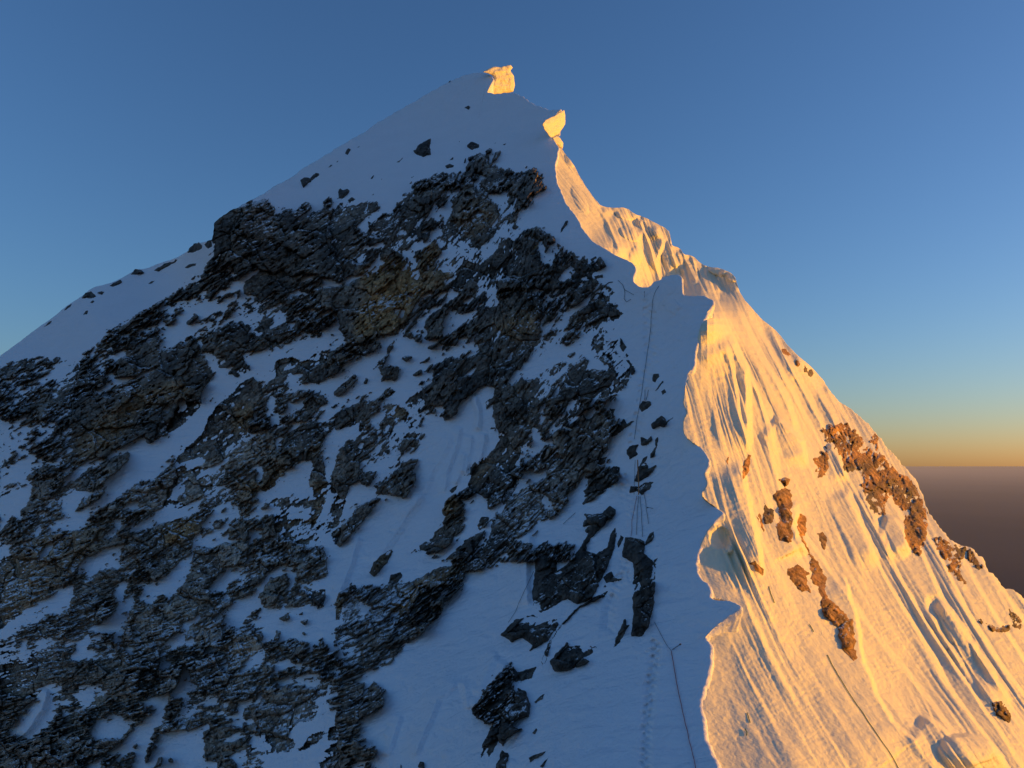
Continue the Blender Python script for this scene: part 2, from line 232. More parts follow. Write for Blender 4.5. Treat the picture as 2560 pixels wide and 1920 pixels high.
ROCK = """
S -1 560,540 650,470 1280,100 1500,250 1500,560 1900,600 1900,2200 1440,2200 1440,1300 1470,1255 1550,1205 1550,1170 1490,1160 1510,1110 1555,1060 1530,1030 1505,1010 1545,985 1570,950 1590,920 1565,870 1560,850 1510,840 1530,810 1555,785 1550,770 1530,720 1500,705 1480,690 1515,660 1500,640 1440,640 1400,610 1380,590 1345,570 1310,575 1290,560 1300,525 1335,500 1345,480 1370,470 1350,440 1340,420 1310,430 1290,430 1240,415 1180,385 1170,405 1160,430 1110,430 1020,470 1000,500 985,525 950,560 900,580 900,560 948,520 945,505 900,505 850,485 812,500 800,522 720,560 785,516 770,505 687,535 684,516 665,495
S -1 -500,1300 -500,1000 0,860 43,830 129,780 204,720 266,690 364,650 439,620 529,590 533,617 535,644 518,656 504,687 448,723 400,752 301,810 263,832 241,866 169,895 100,890 0,910
S 0.1 0,915 100,892 169,897 241,868 300,812 400,755 450,725 430,770 330,850 230,900 130,960 0,1010
A -.35 0,1020 250,1020 600,1000 560,1180 230,1370 400,1400 300,1530 100,1640 0,1660
A 1 1210,580 1250,400 1420,280 1660,180 1770,200 1680,300 2000,270 2050,250 2074,500 2074,780 1900,820 1830,900 1960,900 1900,990 2074,900 1930,1060 1800,1150 1570,1280 1510,1260 1490,1190 1300,1300 1100,1430 860,1460 780,1360 740,1290 700,1300 760,1160 730,1100 720,950 820,800 1170,780 1200,700 1330,600
A -1 1330,590 1400,580 1680,460 1560,560 1400,600 1200,690 1060,740 940,800 1060,690 1120,640 1220,590
A -1 1680,960 1710,890 1790,940 1760,970
A -1 1860,940 1870,830 1900,800 1950,900 1880,970
A -1 2074,920 2074,1190 1900,1340 1720,1530 1580,1660 1050,1660 1320,1460 1350,1370 1100,1440 880,1560 780,1660 650,1660 820,1520 1000,1420 1110,1420 1300,1290 1500,1190 1520,1280 1580,1280 1930,1070
A .9 900,1660 950,1560 1200,1420 1330,1380 1310,1470 1180,1600 1040,1660
A .8 1770,1340 1900,1260 1880,1310 1780,1350
A .9 1700,1640 1830,1530 1900,1510 1960,1550 2074,1520 2074,1660 1710,1660
A .9 1820,1460 1970,1280 2074,1200 2074,1420 1900,1490 1820,1500
A -1 120,760 330,680 600,470 780,490 640,560 420,680 250,760 130,790
A -1 0,1700 0,1660 110,1560 300,1420 480,1440 320,1560 250,1680
A .9 0,500 90,480 130,560 50,620 0,600
A .9 240,500 370,460 350,490 270,520
A .9 170,640 320,600 280,640
A .6 0,660 170,640 150,720 50,800 0,800
A .65 50,1040 130,900 250,880 420,760 560,760 760,640 800,560 950,560 940,700 850,780 740,800 600,950 440,1030 250,1080 330,980 180,950
A 1 1315,310 1330,180 1400,120 1450,180 1400,250
B -.25 0,1130 560,1100 860,1050 960,1110 1100,1330 900,1500 400,1500 0,1660
B 1 560,310 700,210 1085,60 1100,140 1185,150 1190,210 990,320 1240,260 1530,160 1590,160 1320,350 1640,230 1700,190 2074,120 2074,320 1990,390 2070,430 2074,600 1960,700 2074,720 2074,850 1830,940 1700,870 1650,860 1450,920 1250,1050 1140,1030 1050,1130 1100,1290 1140,1400 1290,1320 1380,1330 1450,1290 1620,1100 1640,1000 1790,990 2074,900 2074,1500 1900,1500 1870,1270 1700,1180 1540,1240 1400,1460 1330,1500 1100,1650 1000,1650 1060,1480 960,1440 1100,1330 1030,1150 960,1110 860,1050 860,950 1000,860 900,850 780,850 770,740 700,720 570,700 550,500
B -1 820,900 890,850 1040,800 1000,850 900,900 870,980 880,1060 1010,1080 960,1120 860,1090 800,1020 680,1060 540,1080 760,960
B -1 1650,1000 1690,880 1760,890 1830,950 1960,870 2074,870 1960,960 1800,990
B -1 1440,930 1490,860 1640,850 1560,910 1480,930
B -1 1330,1080 1440,1020 1450,1060 1340,1090
B -1 1540,1230 1610,1150 1590,1210 1560,1240
B -1 1720,1430 1800,1330 1830,1270 1870,1340 1890,1490 1850,1520 1760,1450 1600,1560 1560,1660 1180,1660 1370,1580 1500,1540 1640,1500
B -1 1190,1300 1270,1260 1310,1340 1150,1420 1140,1390
B -1 1330,1360 1400,1350 1360,1430 1320,1400
B -1 980,1440 1080,1470 1000,1490
B -1 760,1330 830,1330 1020,1240 1060,1310 930,1360 800,1390
B -.9 0,1400 200,1280 330,1100 560,1100 700,1180 600,1250 500,1280 300,1400 400,1440 0,1650
B .9 270,1360 310,1320 380,1260 385,1300 300,1380
B .9 60,1390 40,1290 130,1260 190,1310 150,1350 20,1400
B .7 290,1060 510,870 760,860 690,960 520,1060 460,1020
B .9 500,1520 640,1400 850,1330 950,1480 860,1600 1080,1560 1050,1650 500,1650
D 1 0,150 370,60 400,160 490,250 480,330 540,340 520,480 450,520 430,610 410,640 430,740 300,880 150,990 0,1040
D -1 20,780 60,720 120,760 80,800
D -1 190,680 240,640 280,740 220,780
D -1 400,0 410,90 480,180 520,180 600,240 580,320 620,340 740,330 710,400 780,400 760,440 930,380 1000,420 1060,380 1190,360 1190,400 1110,480 1020,470 960,420 860,460 740,590 700,620 780,500 640,620 590,720 560,790 490,860 450,960 270,1090 0,1290 0,1050 150,1000 290,880 430,740 440,560 520,480 540,350 480,240
D -1 860,230 900,160 970,170 1060,160 1140,110 1150,180 1300,100 1500,40 1650,0 2000,0 1850,110 1560,190 1460,260 1380,200 1340,190 1180,260 1180,330 1060,370 940,390 920,290
D 1 500,60 620,0 880,0 860,80 660,220 600,230 500,130
D 1 580,290 720,190 790,180 720,310 640,340
D 1 720,380 760,260 850,260 920,310 880,380 800,380 790,430
D 1 860,90 1090,100 1050,150 880,160
D 1 1180,310 1200,260 1340,190 1440,240 1400,300 1300,330 1210,380
D 1 1200,390 1490,260 1640,240 1700,190 1900,190 1940,230 1830,380 1730,440 1590,490 1490,480 1490,400 1330,370 1280,480 1200,560 1180,480
D -.9 1310,470 1340,380 1480,390 1420,470 1360,520 1290,490
D 1 830,500 920,440 1010,470 1030,540 1060,620 1000,680 990,800 960,900 900,1040 700,1150 660,1240 560,1290 420,1260 180,1260 290,1140 450,980 500,820 600,720 740,610
D -1 720,700 780,670 770,760
D -1 980,700 1000,700 1000,900 975,860
D -1 1110,760 1130,630 1190,610 1200,680 1160,780 1240,780 1210,900 1150,950 1140,850 1090,800
D -1 1300,760 1330,650 1500,640 1480,740 1370,780 1250,850 1220,930 1200,880
D -1 1420,560 1490,480 1600,490 1740,430 2074,270 2074,340 1900,480 1790,620 1880,640 1740,700 1690,620 1620,580 1550,560
D 1 1490,700 1510,620 1600,580 1620,640 1690,620 1740,690 1560,780 1500,740
D 1 1790,600 1980,400 2040,460 1950,560 1850,620
D 1 1350,700 1370,640 1560,560 1500,600 1430,660
D -1 1740,700 1890,640 2074,530 2074,680 1900,760 1820,800 1680,890 1560,880 1720,790 1640,750
D 1 1760,740 1900,660 1880,700 1790,760
D 1 1820,810 1930,720 2074,680 2074,920 1960,940 1830,960 1820,880
D 1 1430,880 1540,830 1530,870 1440,900
D 1 1560,900 1710,800 1700,820 1580,910
D -1 1360,970 1410,890 1550,880 1500,920 1330,1010 1260,1060 1190,1030 1220,1160 1190,1140
D 1 1260,1110 1340,1020 1480,910 1640,900 1730,1020 1690,1130 1640,1220 1520,1290 1490,1210 1420,1260 1300,1190
D .85 880,1100 1160,1000 1200,1160 1100,1310 930,1340 640,1380 450,1440 350,1640 0,1660 0,1560 60,1520 110,1370 310,1400 420,1340 560,1290 760,1190
D -1 350,1490 450,1410 720,1260 700,1330 640,1340 500,1420 380,1480
D -1 250,1310 410,1260 400,1300 260,1330
D -1 120,1610 160,1550 260,1550 200,1640
D -1 1000,1500 1020,1390 1050,1310 1060,1390 1080,1440 1050,1500
D 1 1090,1400 1240,1240 1350,1240 1360,1330 1230,1470 1200,1580 1060,1580
D -1 980,1640 1030,1590 1200,1590 1220,1490 1380,1340 1490,1220 1490,1320 1560,1300 1590,1380 1450,1560 1400,1660 980,1660
D -.9 1450,1640 1520,1450 1570,1360 1550,1480 1590,1620
D 1 1560,1400 1690,1300 1720,1370 1720,1500 1750,1660 1600,1660 1540,1500
D -1 1700,1330 1680,1250 1690,1160 1800,1070 2074,1000 1960,1080 1900,1150 1810,1260 1820,1400 1740,1520
D 1 1800,1400 1870,1260 2000,1050 2050,1150 2030,1290 2074,1280 2074,1500 1960,1600 1880,1660 1780,1640 1760,1500
E 1 0,160 470,0 1100,0 1060,80 980,190 860,220 820,270 750,380 690,480 560,640 470,640 350,640 240,720 130,800 50,690 0,600
E -1 750,10 810,0 820,50 770,80
E -1 890,110 940,40 920,80
E -1 700,210 740,210 780,260 730,270
E -1 550,390 670,370 680,440 630,480
E -1 740,420 860,230 970,190 960,220 830,300 780,400
E -1 730,600 890,460 990,340 960,420 880,530 880,590 760,670
E -1 830,640 900,590 900,640 850,680
E -1 1060,640 1070,510 1110,350 1210,400 1240,440 1450,390 1330,480 1220,570 1110,660
E -.9 1080,310 1130,200 1150,140 1180,200 1260,230 1190,260 1110,320
E -1 1080,70 1210,50 1100,130
E -1 1260,290 1330,260 1370,260 1360,310 1280,330
E -1 1510,360 1640,280 1560,350
E 1 890,480 1090,350 1110,380 1060,530 1060,660 920,680 880,560
E -.9 0,960 250,870 400,800 440,760 360,690 500,650 560,680 660,620 680,520 690,560 650,670 700,680 830,730 1000,690 990,740 940,800 1040,760 1060,810 1180,750 1290,650 1340,690 1390,670 1460,830 1330,900 1240,900 1140,870 1060,920 900,980 970,1010 960,1140 830,1230 690,1310 660,1370 720,1410 690,1430 600,1370 490,1340 540,1290 500,1200 380,1310 250,1340 0,1430
E 1 0,1190 160,1070 180,1110 60,1230 0,1290
E 1 140,1190 290,1090 280,1150 150,1200
E 1 460,950 550,780 520,760 430,940 400,1000 440,1060
E 1 410,1010 490,960 610,980 600,1080 560,1130 490,1120 430,1060
E 1 740,1070 840,1010 860,1050 780,1080
E 1 640,900 690,870 760,880 680,930
E 1 760,970 950,880 920,920 800,960
E 1 830,830 980,740 960,780
E 1 1170,750 1220,710 1230,730 1190,760
E 1 480,1290 510,1210 610,1240 560,1290
E .8 240,870 130,800 240,740 400,790 300,840
E 1 960,1150 970,1010 1100,890 1140,870 1240,910 1330,890 1460,830 1380,680 1300,640 1300,590 1700,280 2074,200 2074,700 1860,1000 1750,1120 1640,1200 1540,1170 1440,1190 1300,1300 1230,1330 1220,1450 1150,1520 1090,1450 1080,1400 1000,1380 880,1380 880,1300 660,1380 700,1300
E -1 1290,1070 1410,950 1420,1000 1350,1070
E -1 1720,910 1790,810 1790,900
E -1 1000,1290 1040,1270 1050,1310 1000,1330
E -1 1150,1270 1190,1240 1200,1280
E -1 990,1460 1000,1400 1060,1380 1060,1440 1020,1480
E -1 1740,1170 1800,1040 1880,1000 2030,840 2074,830 2074,1090 1980,1110 1920,1120 1930,1030 1850,1120
E 1 1600,1290 1680,1190 1850,1120 1920,1030 2074,1100 2074,1660 1630,1660 1590,1400
E -1 1790,1520 1820,1420 1830,1490 1790,1540
E -1 560,1660 570,1530 650,1540 700,1640 830,1600 860,1540 940,1450 1000,1500 1080,1510 1140,1530 1230,1440 1240,1330 1300,1310 1430,1200 1540,1180 1620,1220 1580,1290 1490,1400 1520,1420 1580,1390 1610,1600 1640,1660
E 1 1490,1410 1590,1290 1600,1310 1560,1390 1520,1420
E 1 440,1400 590,1360 720,1450 660,1520 560,1520 480,1480
E 1 420,1660 400,1560 480,1480 570,1510 550,1660
E 1 0,1440 230,1340 400,1330 410,1420 300,1520 220,1660 0,1600
E -1 330,1600 310,1500 430,1430 480,1470 410,1600 370,1620
E -1 430,1420 430,1320 460,1330 440,1430
E -1 0,1660 50,1620 190,1580 190,1640
C 1 0,780 80,790 180,760 190,830 60,930 0,960
C .8 90,1000 250,880 440,930 430,1010 280,1090 200,1060 90,1060
C .6 0,1100 280,1090 500,1000 700,1000 900,950 880,1120 500,1200 0,1300
C 1 950,920 990,720 1080,580 1110,460 1150,470 1160,560 1200,630 1300,680 1330,740 1380,780 1440,840 1430,920 1330,1050 1180,1160 1000,1180 900,1000
C -1 1080,680 1160,670 1170,700 1100,740
C 1 1120,300 1240,260 1340,290 1330,400 1450,440 1440,500 1610,530 1520,590 1420,560 1240,460 1200,400 1100,420 1130,340
C 1 1300,240 1370,210 1360,250 1310,270
C 1 1370,340 1400,260 1470,220 1420,330
C 1 1240,560 1340,500 1410,540 1440,640 1400,670 1300,650 1240,620
C 1 1510,760 1600,560 1720,440 1830,460 1800,600 1770,680 1700,770 1600,830 1560,800
C .9 1780,660 1850,590 1940,630 1860,660
C .9 1860,510 1930,500 1890,540
C -1 1170,560 1260,490 1340,500 1240,560 1230,630 1170,600
C -.9 1330,700 1450,670 1550,640 1480,780 1400,790
C .9 510,600 560,560 880,460 850,540 740,600 560,640
C .95 440,860 470,760 640,690 830,610 870,660 760,740 700,790 750,830 680,900 540,900
C .9 370,780 470,740 390,800
C -1 720,900 760,820 850,790 910,730 1000,620 1060,570 990,700 960,770 920,930 800,960 700,900
C .8 800,790 910,730 870,790 830,810
C .7 870,610 1050,480 1010,560
C -1 360,1100 490,1040 480,1110
C -1 720,1160 740,1060 860,1060 860,1110 760,1150 690,1220 640,1270 520,1260 560,1300 600,1440 560,1480 530,1370 440,1290 580,1200 650,1150
C -1 620,1080 710,1030 700,1080
C -1 60,1240 250,1170 240,1230 80,1260
C -.8 0,1530 130,1400 200,1340 260,1400 150,1470 30,1560
C -1 740,1430 840,1300 1030,1240 930,1320 790,1420
C -.9 880,1620 870,1570 970,1560
C -1 540,1560 560,1490 620,1480 600,1570
C -.9 1170,1330 1290,1200 1260,1260
C -.9 1390,1120 1450,1060 1550,1070 1500,1130
C .7 1200,1170 1640,820 1610,960 1500,1040 1360,1100 1300,1220
C -.9 1390,1010 1480,900 1560,860 1450,970
C .95 1300,1400 1500,1180 1700,1140 1800,1170 1780,1270 1860,1290 1870,1500 2074,1440 2074,1660 900,1660 1060,1400
C -.9 1590,1370 1710,1270 1620,1360
C 1 1870,1150 1890,1090 1960,1090 2010,1140 1980,1200 1930,1240
C 1 1750,1050 1840,1020 1890,1060 1860,1110
C .9 2060,1000 2074,970 2074,1110
C -.8 1860,1160 1880,1140 1900,1280 1970,1300 1940,1180 2074,1230 2030,1350 1930,1400 1870,1370
F -.95 0,1340 140,1180 260,1100 320,1080 400,960 450,960 330,1100 520,1080 640,1100 800,1180 580,1270 440,1260 340,1290 150,1440 40,1460
F -1 430,780 530,700 820,560 830,590 600,740 420,830
F -1 230,980 240,900 320,850 500,840 480,900 330,940
F -1 560,980 690,830 680,900 620,950
F -1 690,1310 790,1260 920,1290 910,1350 760,1330
F -1 340,1030 420,950 440,980 380,1020
F -1 110,520 160,480 210,520 150,570
F -1 330,690 400,620 410,650
F -1 380,410 470,340 540,380 480,430
F -.9 210,180 230,50 330,130 370,160 310,250 270,240
F -1 300,1640 410,1520 420,1560 340,1640
F -1 720,1000 760,960 750,1010
F 1 500,820 560,760 780,640 860,540 940,600 960,680 1060,750 1030,820 900,850 800,870 690,900 700,830 500,920
F 1 740,1100 760,1000 900,930 910,960 840,1040 870,1140 800,1170
F 1 780,1240 830,1190 950,1170 1000,1300 930,1290
F 1 510,1300 700,1270 700,1340 920,1350 1000,1370 1050,1470 1030,1540 850,1640 450,1660 300,1660 520,1460
F 1 480,1200 570,1160 580,1190 500,1220
F 1 530,560 760,440 780,500 560,680 480,680
G 1 150,1180 350,780 440,880 560,550 700,480 790,380 870,360 1040,330 1160,450 1140,560 1110,720 1000,880 940,950 820,1010 700,1180 720,1250 590,1390 440,1460 200,1600 0,1660 0,1380 60,1260
G -1 340,490 420,540 430,650 540,600 550,660 450,680 370,780 260,850 300,700 350,640 330,560
G -1 240,960 340,890 350,960 400,960 480,900 490,1000 400,1060 300,1090 160,1180 200,1050
G -1 530,820 600,760 660,820 640,840
G -1 440,1190 540,1260 540,1330 460,1370
G -1 830,1000 930,940 940,960 850,1010
G -1 800,540 880,540 870,570 810,570
G -1 690,460 890,310 980,290 950,390 890,390 860,360 780,420 710,470
G -1 550,530 640,470 790,520 720,520 640,500
G -1 460,570 540,520 550,550
G -1 510,190 600,70 630,60 600,150
G -1 400,310 480,230 470,280
G -1 520,270 640,220 650,250
G -1 610,400 670,330 700,350
G -1 410,390 500,360 430,410
G -1 80,20 210,0 120,60
G -1 590,1400 720,1250 700,1200 830,1070 900,1000 915,1090 870,1160 880,1250 830,1320 1230,1080 1300,1100 1300,1700 350,1700 150,1660 350,1540 400,1450 440,1460
L -1 1100,0 1830,0 1840,130 1870,170 1790,270 1570,420 1560,560 1530,640 1480,690 1330,760 1260,900 1290,960 1270,1050 1210,1100 1130,1240 1040,1250 900,1360 1140,1300 1310,1290 1440,1130 1500,1060 1500,800 1560,740 1740,710 1720,820 1770,900 1760,960 1640,1020 1640,1100 1730,1090 1700,1220 1540,1340 1470,1410 1340,1370 1360,1480 1100,1560 900,1660 0,1660 80,1560 60,1350 0,1150 100,1130 120,1230 200,1270 420,1030 540,880 590,820 700,720 880,770 950,650 1000,560 1000,480 1000,370 1010,260 1050,230 1090,100
L 1 1210,1100 1380,1060 1490,1080 1440,1140 1380,1170 1310,1290 1200,1330 1130,1320 1030,1300 1070,1240 1140,1230
L 1 1340,1380 1430,1300 1550,1180 1730,1090 1710,1180 1600,1300 1530,1390 1440,1400
L 1 910,1660 1140,1560 1180,1500 1370,1470 1390,1440 1510,1440 1420,1570 1320,1660
L 1 1520,1540 1510,1460 1640,1380 1620,1440 1560,1530
L 1 1530,640 1570,490 1790,280 1830,200 1860,170 1960,90 2074,70 2074,700 2030,720 1950,770 1740,900 1740,780 1620,710 1480,760 1470,720
L -1 2030,730 2040,660 2074,600 2074,720
L -1 2030,430 2040,390 2074,390 2070,450
L 1 1720,1330 1780,1000 1960,760 2074,720 2074,1160 1900,1250 1800,1340 1600,1540 1600,1450
L -1 1720,1080 1750,900 1850,830 1950,770 1890,920 1790,990 1760,1200 1700,1290 1720,1150
L 1 640,700 750,580 940,360 1020,360 1000,420 940,480 990,520 1000,580 940,640 880,770 700,710
L 1 410,600 430,520 680,420 660,480 540,600 440,620
L -1 280,720 320,650 400,600 480,640 580,660 560,760 500,800 390,860 330,960 210,1060 200,1000 270,880
L -.85 400,480 430,380 560,340 800,290 950,300 1000,260 1000,350 820,400 680,520 500,490
L 1 800,290 880,110 970,90 940,200 830,290
L 1 130,1160 220,1040 350,960 360,890 490,810 540,880 430,1020 210,1260 150,1270
L 1 90,620 150,420 240,220 340,140 390,280 460,260 400,380 400,570 300,640 270,780 220,950 200,1060 130,1080 120,850
L -1 40,160 230,60 400,0 380,80 260,200 160,350 100,600 70,560 60,330 0,260
L 1 450,160 540,140 540,240 490,330 470,250
H -1 0,190 200,100 340,0 300,180 210,310 210,410 60,430 0,540
H .8 300,230 340,20 560,0 720,80 600,230 470,250 280,300 380,280 400,370 250,440 220,400
H .5 20,520 120,360 230,430 500,400 590,430 400,560 0,740
H -1 590,560 500,540 600,420 760,350 630,330 660,200 720,110 830,120 1080,0 1480,0 1320,100 1140,250 980,340 850,450 900,470 840,540 800,520 720,520
H .9 750,350 850,230 1000,140 1090,90 1050,190 880,280
H .9 820,110 850,0 1110,0 960,130
H -1 1050,610 1120,550 1240,400 1380,340 1290,200 1440,220 1430,300 1250,400 1250,490 1200,570
H -1 1340,530 1480,420 1560,340 1560,390 1690,330 1810,250 1820,310 2074,210 2074,320 1840,390 1660,480 1500,500 1380,540
H .9 1260,250 1310,130 1450,60 1660,60 1700,0 2074,0 2074,200 1860,310 1790,300 1800,250 1680,290 1540,330 1450,290 1440,200 1280,250
H -1 1770,190 1800,90 1920,50 1900,110 1830,210
H 1 30,900 260,680 400,580 560,560 700,520 790,540 1080,450 1120,480 1050,600 1160,600 1280,540 1500,540 1820,390 2074,400 2074,540 1700,700 1560,800 1580,1000 1380,760 1230,660 1050,720 930,800 880,780 800,930 650,1050 600,1150 440,1240 180,1400 100,1500 0,1560 -400,1700 -400,1100
H -.9 400,760 440,710 530,640 560,680 520,760 300,880 410,800
H -.9 520,1040 600,980 610,1000
H -.9 980,650 1010,610 1000,670
H -1 830,960 790,940 890,770 930,810 1050,720 1100,700 1260,670 1260,720 1230,840 1230,930 1150,900 1070,930 1000,1050 970,1060 880,1010 930,870
H .9 880,1020 1090,930 1200,920 1280,1040 1100,1200 1000,1290 850,1370 700,1280 740,1160 800,1070
H -1 100,1480 420,1270 600,1160 720,1090 770,1120 720,1290 720,1340 620,1390 480,1380 400,1480 300,1480 220,1520 60,1640 0,1660 -100,1690 0,1580
H -1 1170,1170 1280,1050 1330,1050 1260,1250 1380,1180 1380,1290 1290,1500 1110,1590 950,1540 1130,1430 1230,1290
H .9 890,1480 900,1380 1060,1300 1120,1340 1050,1450
H -1 1450,1240 1490,1110 1620,1040 1830,890 1960,790 2074,550 2074,690 2000,850 1960,960 1890,1080 1740,1230 1690,1160 1560,1280
H .9 1590,900 1720,790 1870,690 1900,820 1830,890 1600,1040 1550,960
H 1 1310,1520 1420,1300 1560,1290 2074,1270 2074,1390 1880,1540 1780,1660 1300,1660
H .6 100,1660 300,1500 700,1490 1000,1560 840,1660
J 1 0,1280 140,1270 400,1290 430,1400 350,1490 200,1560 120,1580 0,1660
J -1 210,1540 240,1480 330,1440 420,1380 420,1440 350,1500 300,1560
J -1 110,1660 170,1590 260,1610 250,1660
J 1 280,1630 320,1500 450,1430 640,1430 640,1660 270,1660
J .95 240,1090 330,920 480,900 540,1000 480,1130 700,1160 520,1210 640,1240 700,1260 560,1400 430,1420 400,1280 150,1260 130,1190 230,1200
J 1 0,500 160,420 330,370 440,470 390,540 230,640 30,700
J .9 20,850 240,650 330,630 230,790 180,860 40,960
J .9 330,850 360,710 470,700 560,720 640,660 780,660 910,650 890,850 760,900 660,900 580,990 530,1000 480,900 340,900
J -1 100,1090 60,1000 230,880 320,830 320,900 260,1020 130,1130 80,1200 20,1100
J -1 500,1150 590,1020 660,900 860,910 820,1010 720,1070 660,1150 560,1170
J -.85 340,700 350,610 500,560 580,500 450,500 440,440 640,260 800,250 820,380 720,440 700,620 820,620 910,520 1060,500 1060,580 930,680 900,650 660,640 560,700
J .9 560,500 560,420 650,400 630,500
J .95 830,600 840,460 910,450 910,600 870,630
J .85 1060,560 1080,460 1290,340 1550,410 1550,480 1370,480 1370,560 1290,640 1200,660 1160,560
J -1 1310,400 1390,300 1510,300 1540,390 1350,400
J .8 1120,200 1330,170 1590,200 1590,290 1350,270 1200,290
J -.85 930,400 960,300 1180,290 1280,320 1100,370 960,420
J .9 820,240 830,40 920,0 1220,0 1200,80 1110,120 970,170 870,230
J -1 970,180 1030,110 1120,140 1200,80 1250,0 1440,0 1380,100 1330,170 1130,200 930,310 1030,200
J -.9 1430,130 1490,0 1540,0 1580,150
J 1 1590,150 1550,0 1720,0 1740,110 1690,260 1660,390 1560,540 1550,420
J -1 1620,440 1720,250 1740,140 1800,150 1800,220 1740,330 1710,400
J .95 1790,400 1780,300 1850,100 1900,30 2060,0 1940,80 1930,220 1870,340 1860,470 1790,480
J -1 1870,470 1890,350 1950,200 1960,70 2060,10 2074,20 2074,270 2020,290 1970,400
J 1 1770,570 1860,480 1980,410 2040,410 2020,500 1860,690 1800,680
J -.97 1740,700 1800,700 1860,690 2074,480 2074,1040 1850,1170 1820,1260 1820,1480 1650,1660 1050,1660 1100,1540 990,1480 1090,1330 1200,1350 1480,1360 1660,1350 1690,1290 1700,1180 1500,1100 1340,1050 1240,1120 1270,1220 1100,1290 900,1390 830,1540 700,1500 640,1480 750,1290 950,1200 1000,1090 1120,960 1270,870 1340,890 1420,930 1400,1060 1520,1080 1730,990
J .9 1060,1130 1150,1010 1320,990 1330,1060 1200,1160
J .9 1030,1180 1100,1140 1230,1210 1240,1330 1110,1360 1060,1280
J .9 940,1050 1030,1000 1080,1010 1050,1080 960,1090
J .9 1230,1420 1360,1370 1350,1440 1260,1460
J .9 1390,1400 1490,1380 1480,1410
J .9 1430,1440 1540,1440 1500,1500
J .9 820,1170 1000,1140 960,1190 840,1200
J 1 1340,660 1530,600 1520,640 1440,800 1390,880 1340,860 1330,740
J 1 1410,980 1460,830 1530,790 1640,700 1720,760 1740,970 1620,980 1560,1060 1460,1080
J 1 1030,950 1040,790 1120,780 1110,930 1060,960
J 1 1130,820 1270,740 1280,840 1190,920
J 1 890,880 960,810 950,920
J 1 960,830 1050,740 1020,900 970,920
J .85 1900,1480 1910,1370 2074,1220 2074,1660 1990,1600
J .9 1800,1640 1860,1530 1880,1620 1840,1660
J 1 750,1660 800,1570 960,1520 1100,1520 1000,1560 1070,1660
K .85 0,650 100,600 270,500 560,560 720,660 950,660 1000,850 900,960 600,910 400,890 380,780 200,760 100,880 0,920
K 1 300,200 440,100 640,110 610,290 600,400 440,460 390,440 400,300 300,280
K 1 690,360 760,320 1060,330 1080,390 880,560 790,640 700,560
K .95 780,320 780,230 900,200 1100,190 1040,260 1080,320
K -1 70,380 160,250 260,280 240,390
K -1 270,390 310,300 350,310 340,400
K -1 440,460 510,390 600,430 500,470
K -.9 0,480 40,470 50,560 110,620 0,640
K -1 820,660 850,580 1060,420 1090,430 1060,580 900,640 830,690
K -1 590,590 700,580 700,640 640,640
K -1 110,910 200,760 250,570 300,660 320,770 400,820 260,900 200,920
K -1 0,1150 0,920 90,890 40,1080
K .35 60,1100 100,940 400,890 760,950 720,1180 300,1170
K -.9 410,1010 590,930 590,980 480,1020
K -.9 650,1000 730,940 700,1030
K -1 740,1220 740,1160 800,1080 790,980 950,960 940,1000 870,1040 860,1240
K -1 670,1380 740,1310 830,1280 790,1380
K -1 610,1310 670,1250 660,1310
K .95 0,1300 70,1220 340,1180 490,1200 400,1250 320,1290 150,1270
K -1 0,1310 150,1270 290,1290 480,1200 520,1260 440,1290 470,1400 440,1540 590,1600 580,1700 0,1700
K .8 440,1290 520,1240 700,1220 830,1260 640,1400 880,1390 900,1480 680,1540 600,1600 470,1590 470,1480
K .95 590,1660 600,1570 780,1560 790,1660
K -.9 690,1550 890,1460 900,1560 850,1660 800,1660 790,1580
K -.9 910,1390 990,1320 1010,1390 1050,1390 960,1450
K 1 960,1060 1130,900 1270,830 1640,830 1660,880 1610,960 1670,1040 1580,1160 1440,1190 1320,1330 1400,1350 1400,1430 1320,1490 1170,1470 1090,1360 1050,1240 960,1200
K -1 1010,960 1000,900 1060,870 1050,920
K -.95 1160,690 1200,590 1330,520 1340,570 1400,590 1260,650
K -.95 1210,830 1230,770 1400,670 1350,740 1420,780 1320,800
K -.95 1430,790 1420,740 1490,680 1600,690 1700,640 1730,520 1700,720 1650,790 1520,830
K -.95 1670,820 1740,770 1720,840
K -.97 1100,320 1050,240 1100,190 990,190 1000,110 1060,0 1820,0 1820,150 1800,430 1760,500 1700,450 1690,390 1540,400 1540,350 1420,330 1350,300 1200,350
K 1 1340,490 1370,420 1470,380 1520,430 1440,550 1360,560
K .9 1230,100 1330,50 1350,110 1280,140
K .9 1400,80 1480,50 1490,70
K .9 1430,130 1540,120 1500,180
K .8 1190,330 1200,230 1260,230 1220,340
K .9 1470,240 1520,270 1500,310
K .9 1350,310 1440,310 1400,420 1350,440 1230,400 1300,350
K -.97 1320,1320 1450,1190 1580,1180 1660,1060 1620,950 1780,860 1810,960 1830,1090 1790,1200 1640,1250 1540,1330 1400,1500 1100,1550 1090,1600 960,1700 1650,1700 1640,1560 1740,1430 1720,1310 1600,1380 1440,1500 1420,1400
K .75 1430,1480 1560,1330 1640,1280 1730,1290 1620,1420 1500,1480
K .5 1700,700 1800,480 2000,500 2000,850 1850,1000 1800,850
I .85 -500,480 0,480 560,260 700,250 880,280 800,400 900,440 1200,430 1280,430 1440,280 1460,80 1840,100 1980,100 1900,230 1830,340 1830,500 1620,520 1600,700 1560,900 1500,1050 1300,1020 1030,1020 880,960 720,860 700,700 560,680 380,870 0,1150 -500,1150
I -1 890,210 1030,100 1030,220 980,310 1080,300 1100,380 1000,380 900,440 800,400 870,310
I -1 1050,150 1180,100 1150,200
I -1 1220,400 1340,290 1400,200 1440,60 1320,100 1290,190 1350,230 1280,340 1210,400 1270,430
I -1 1070,60 1150,0 1450,0 1440,50 1250,110 1080,80
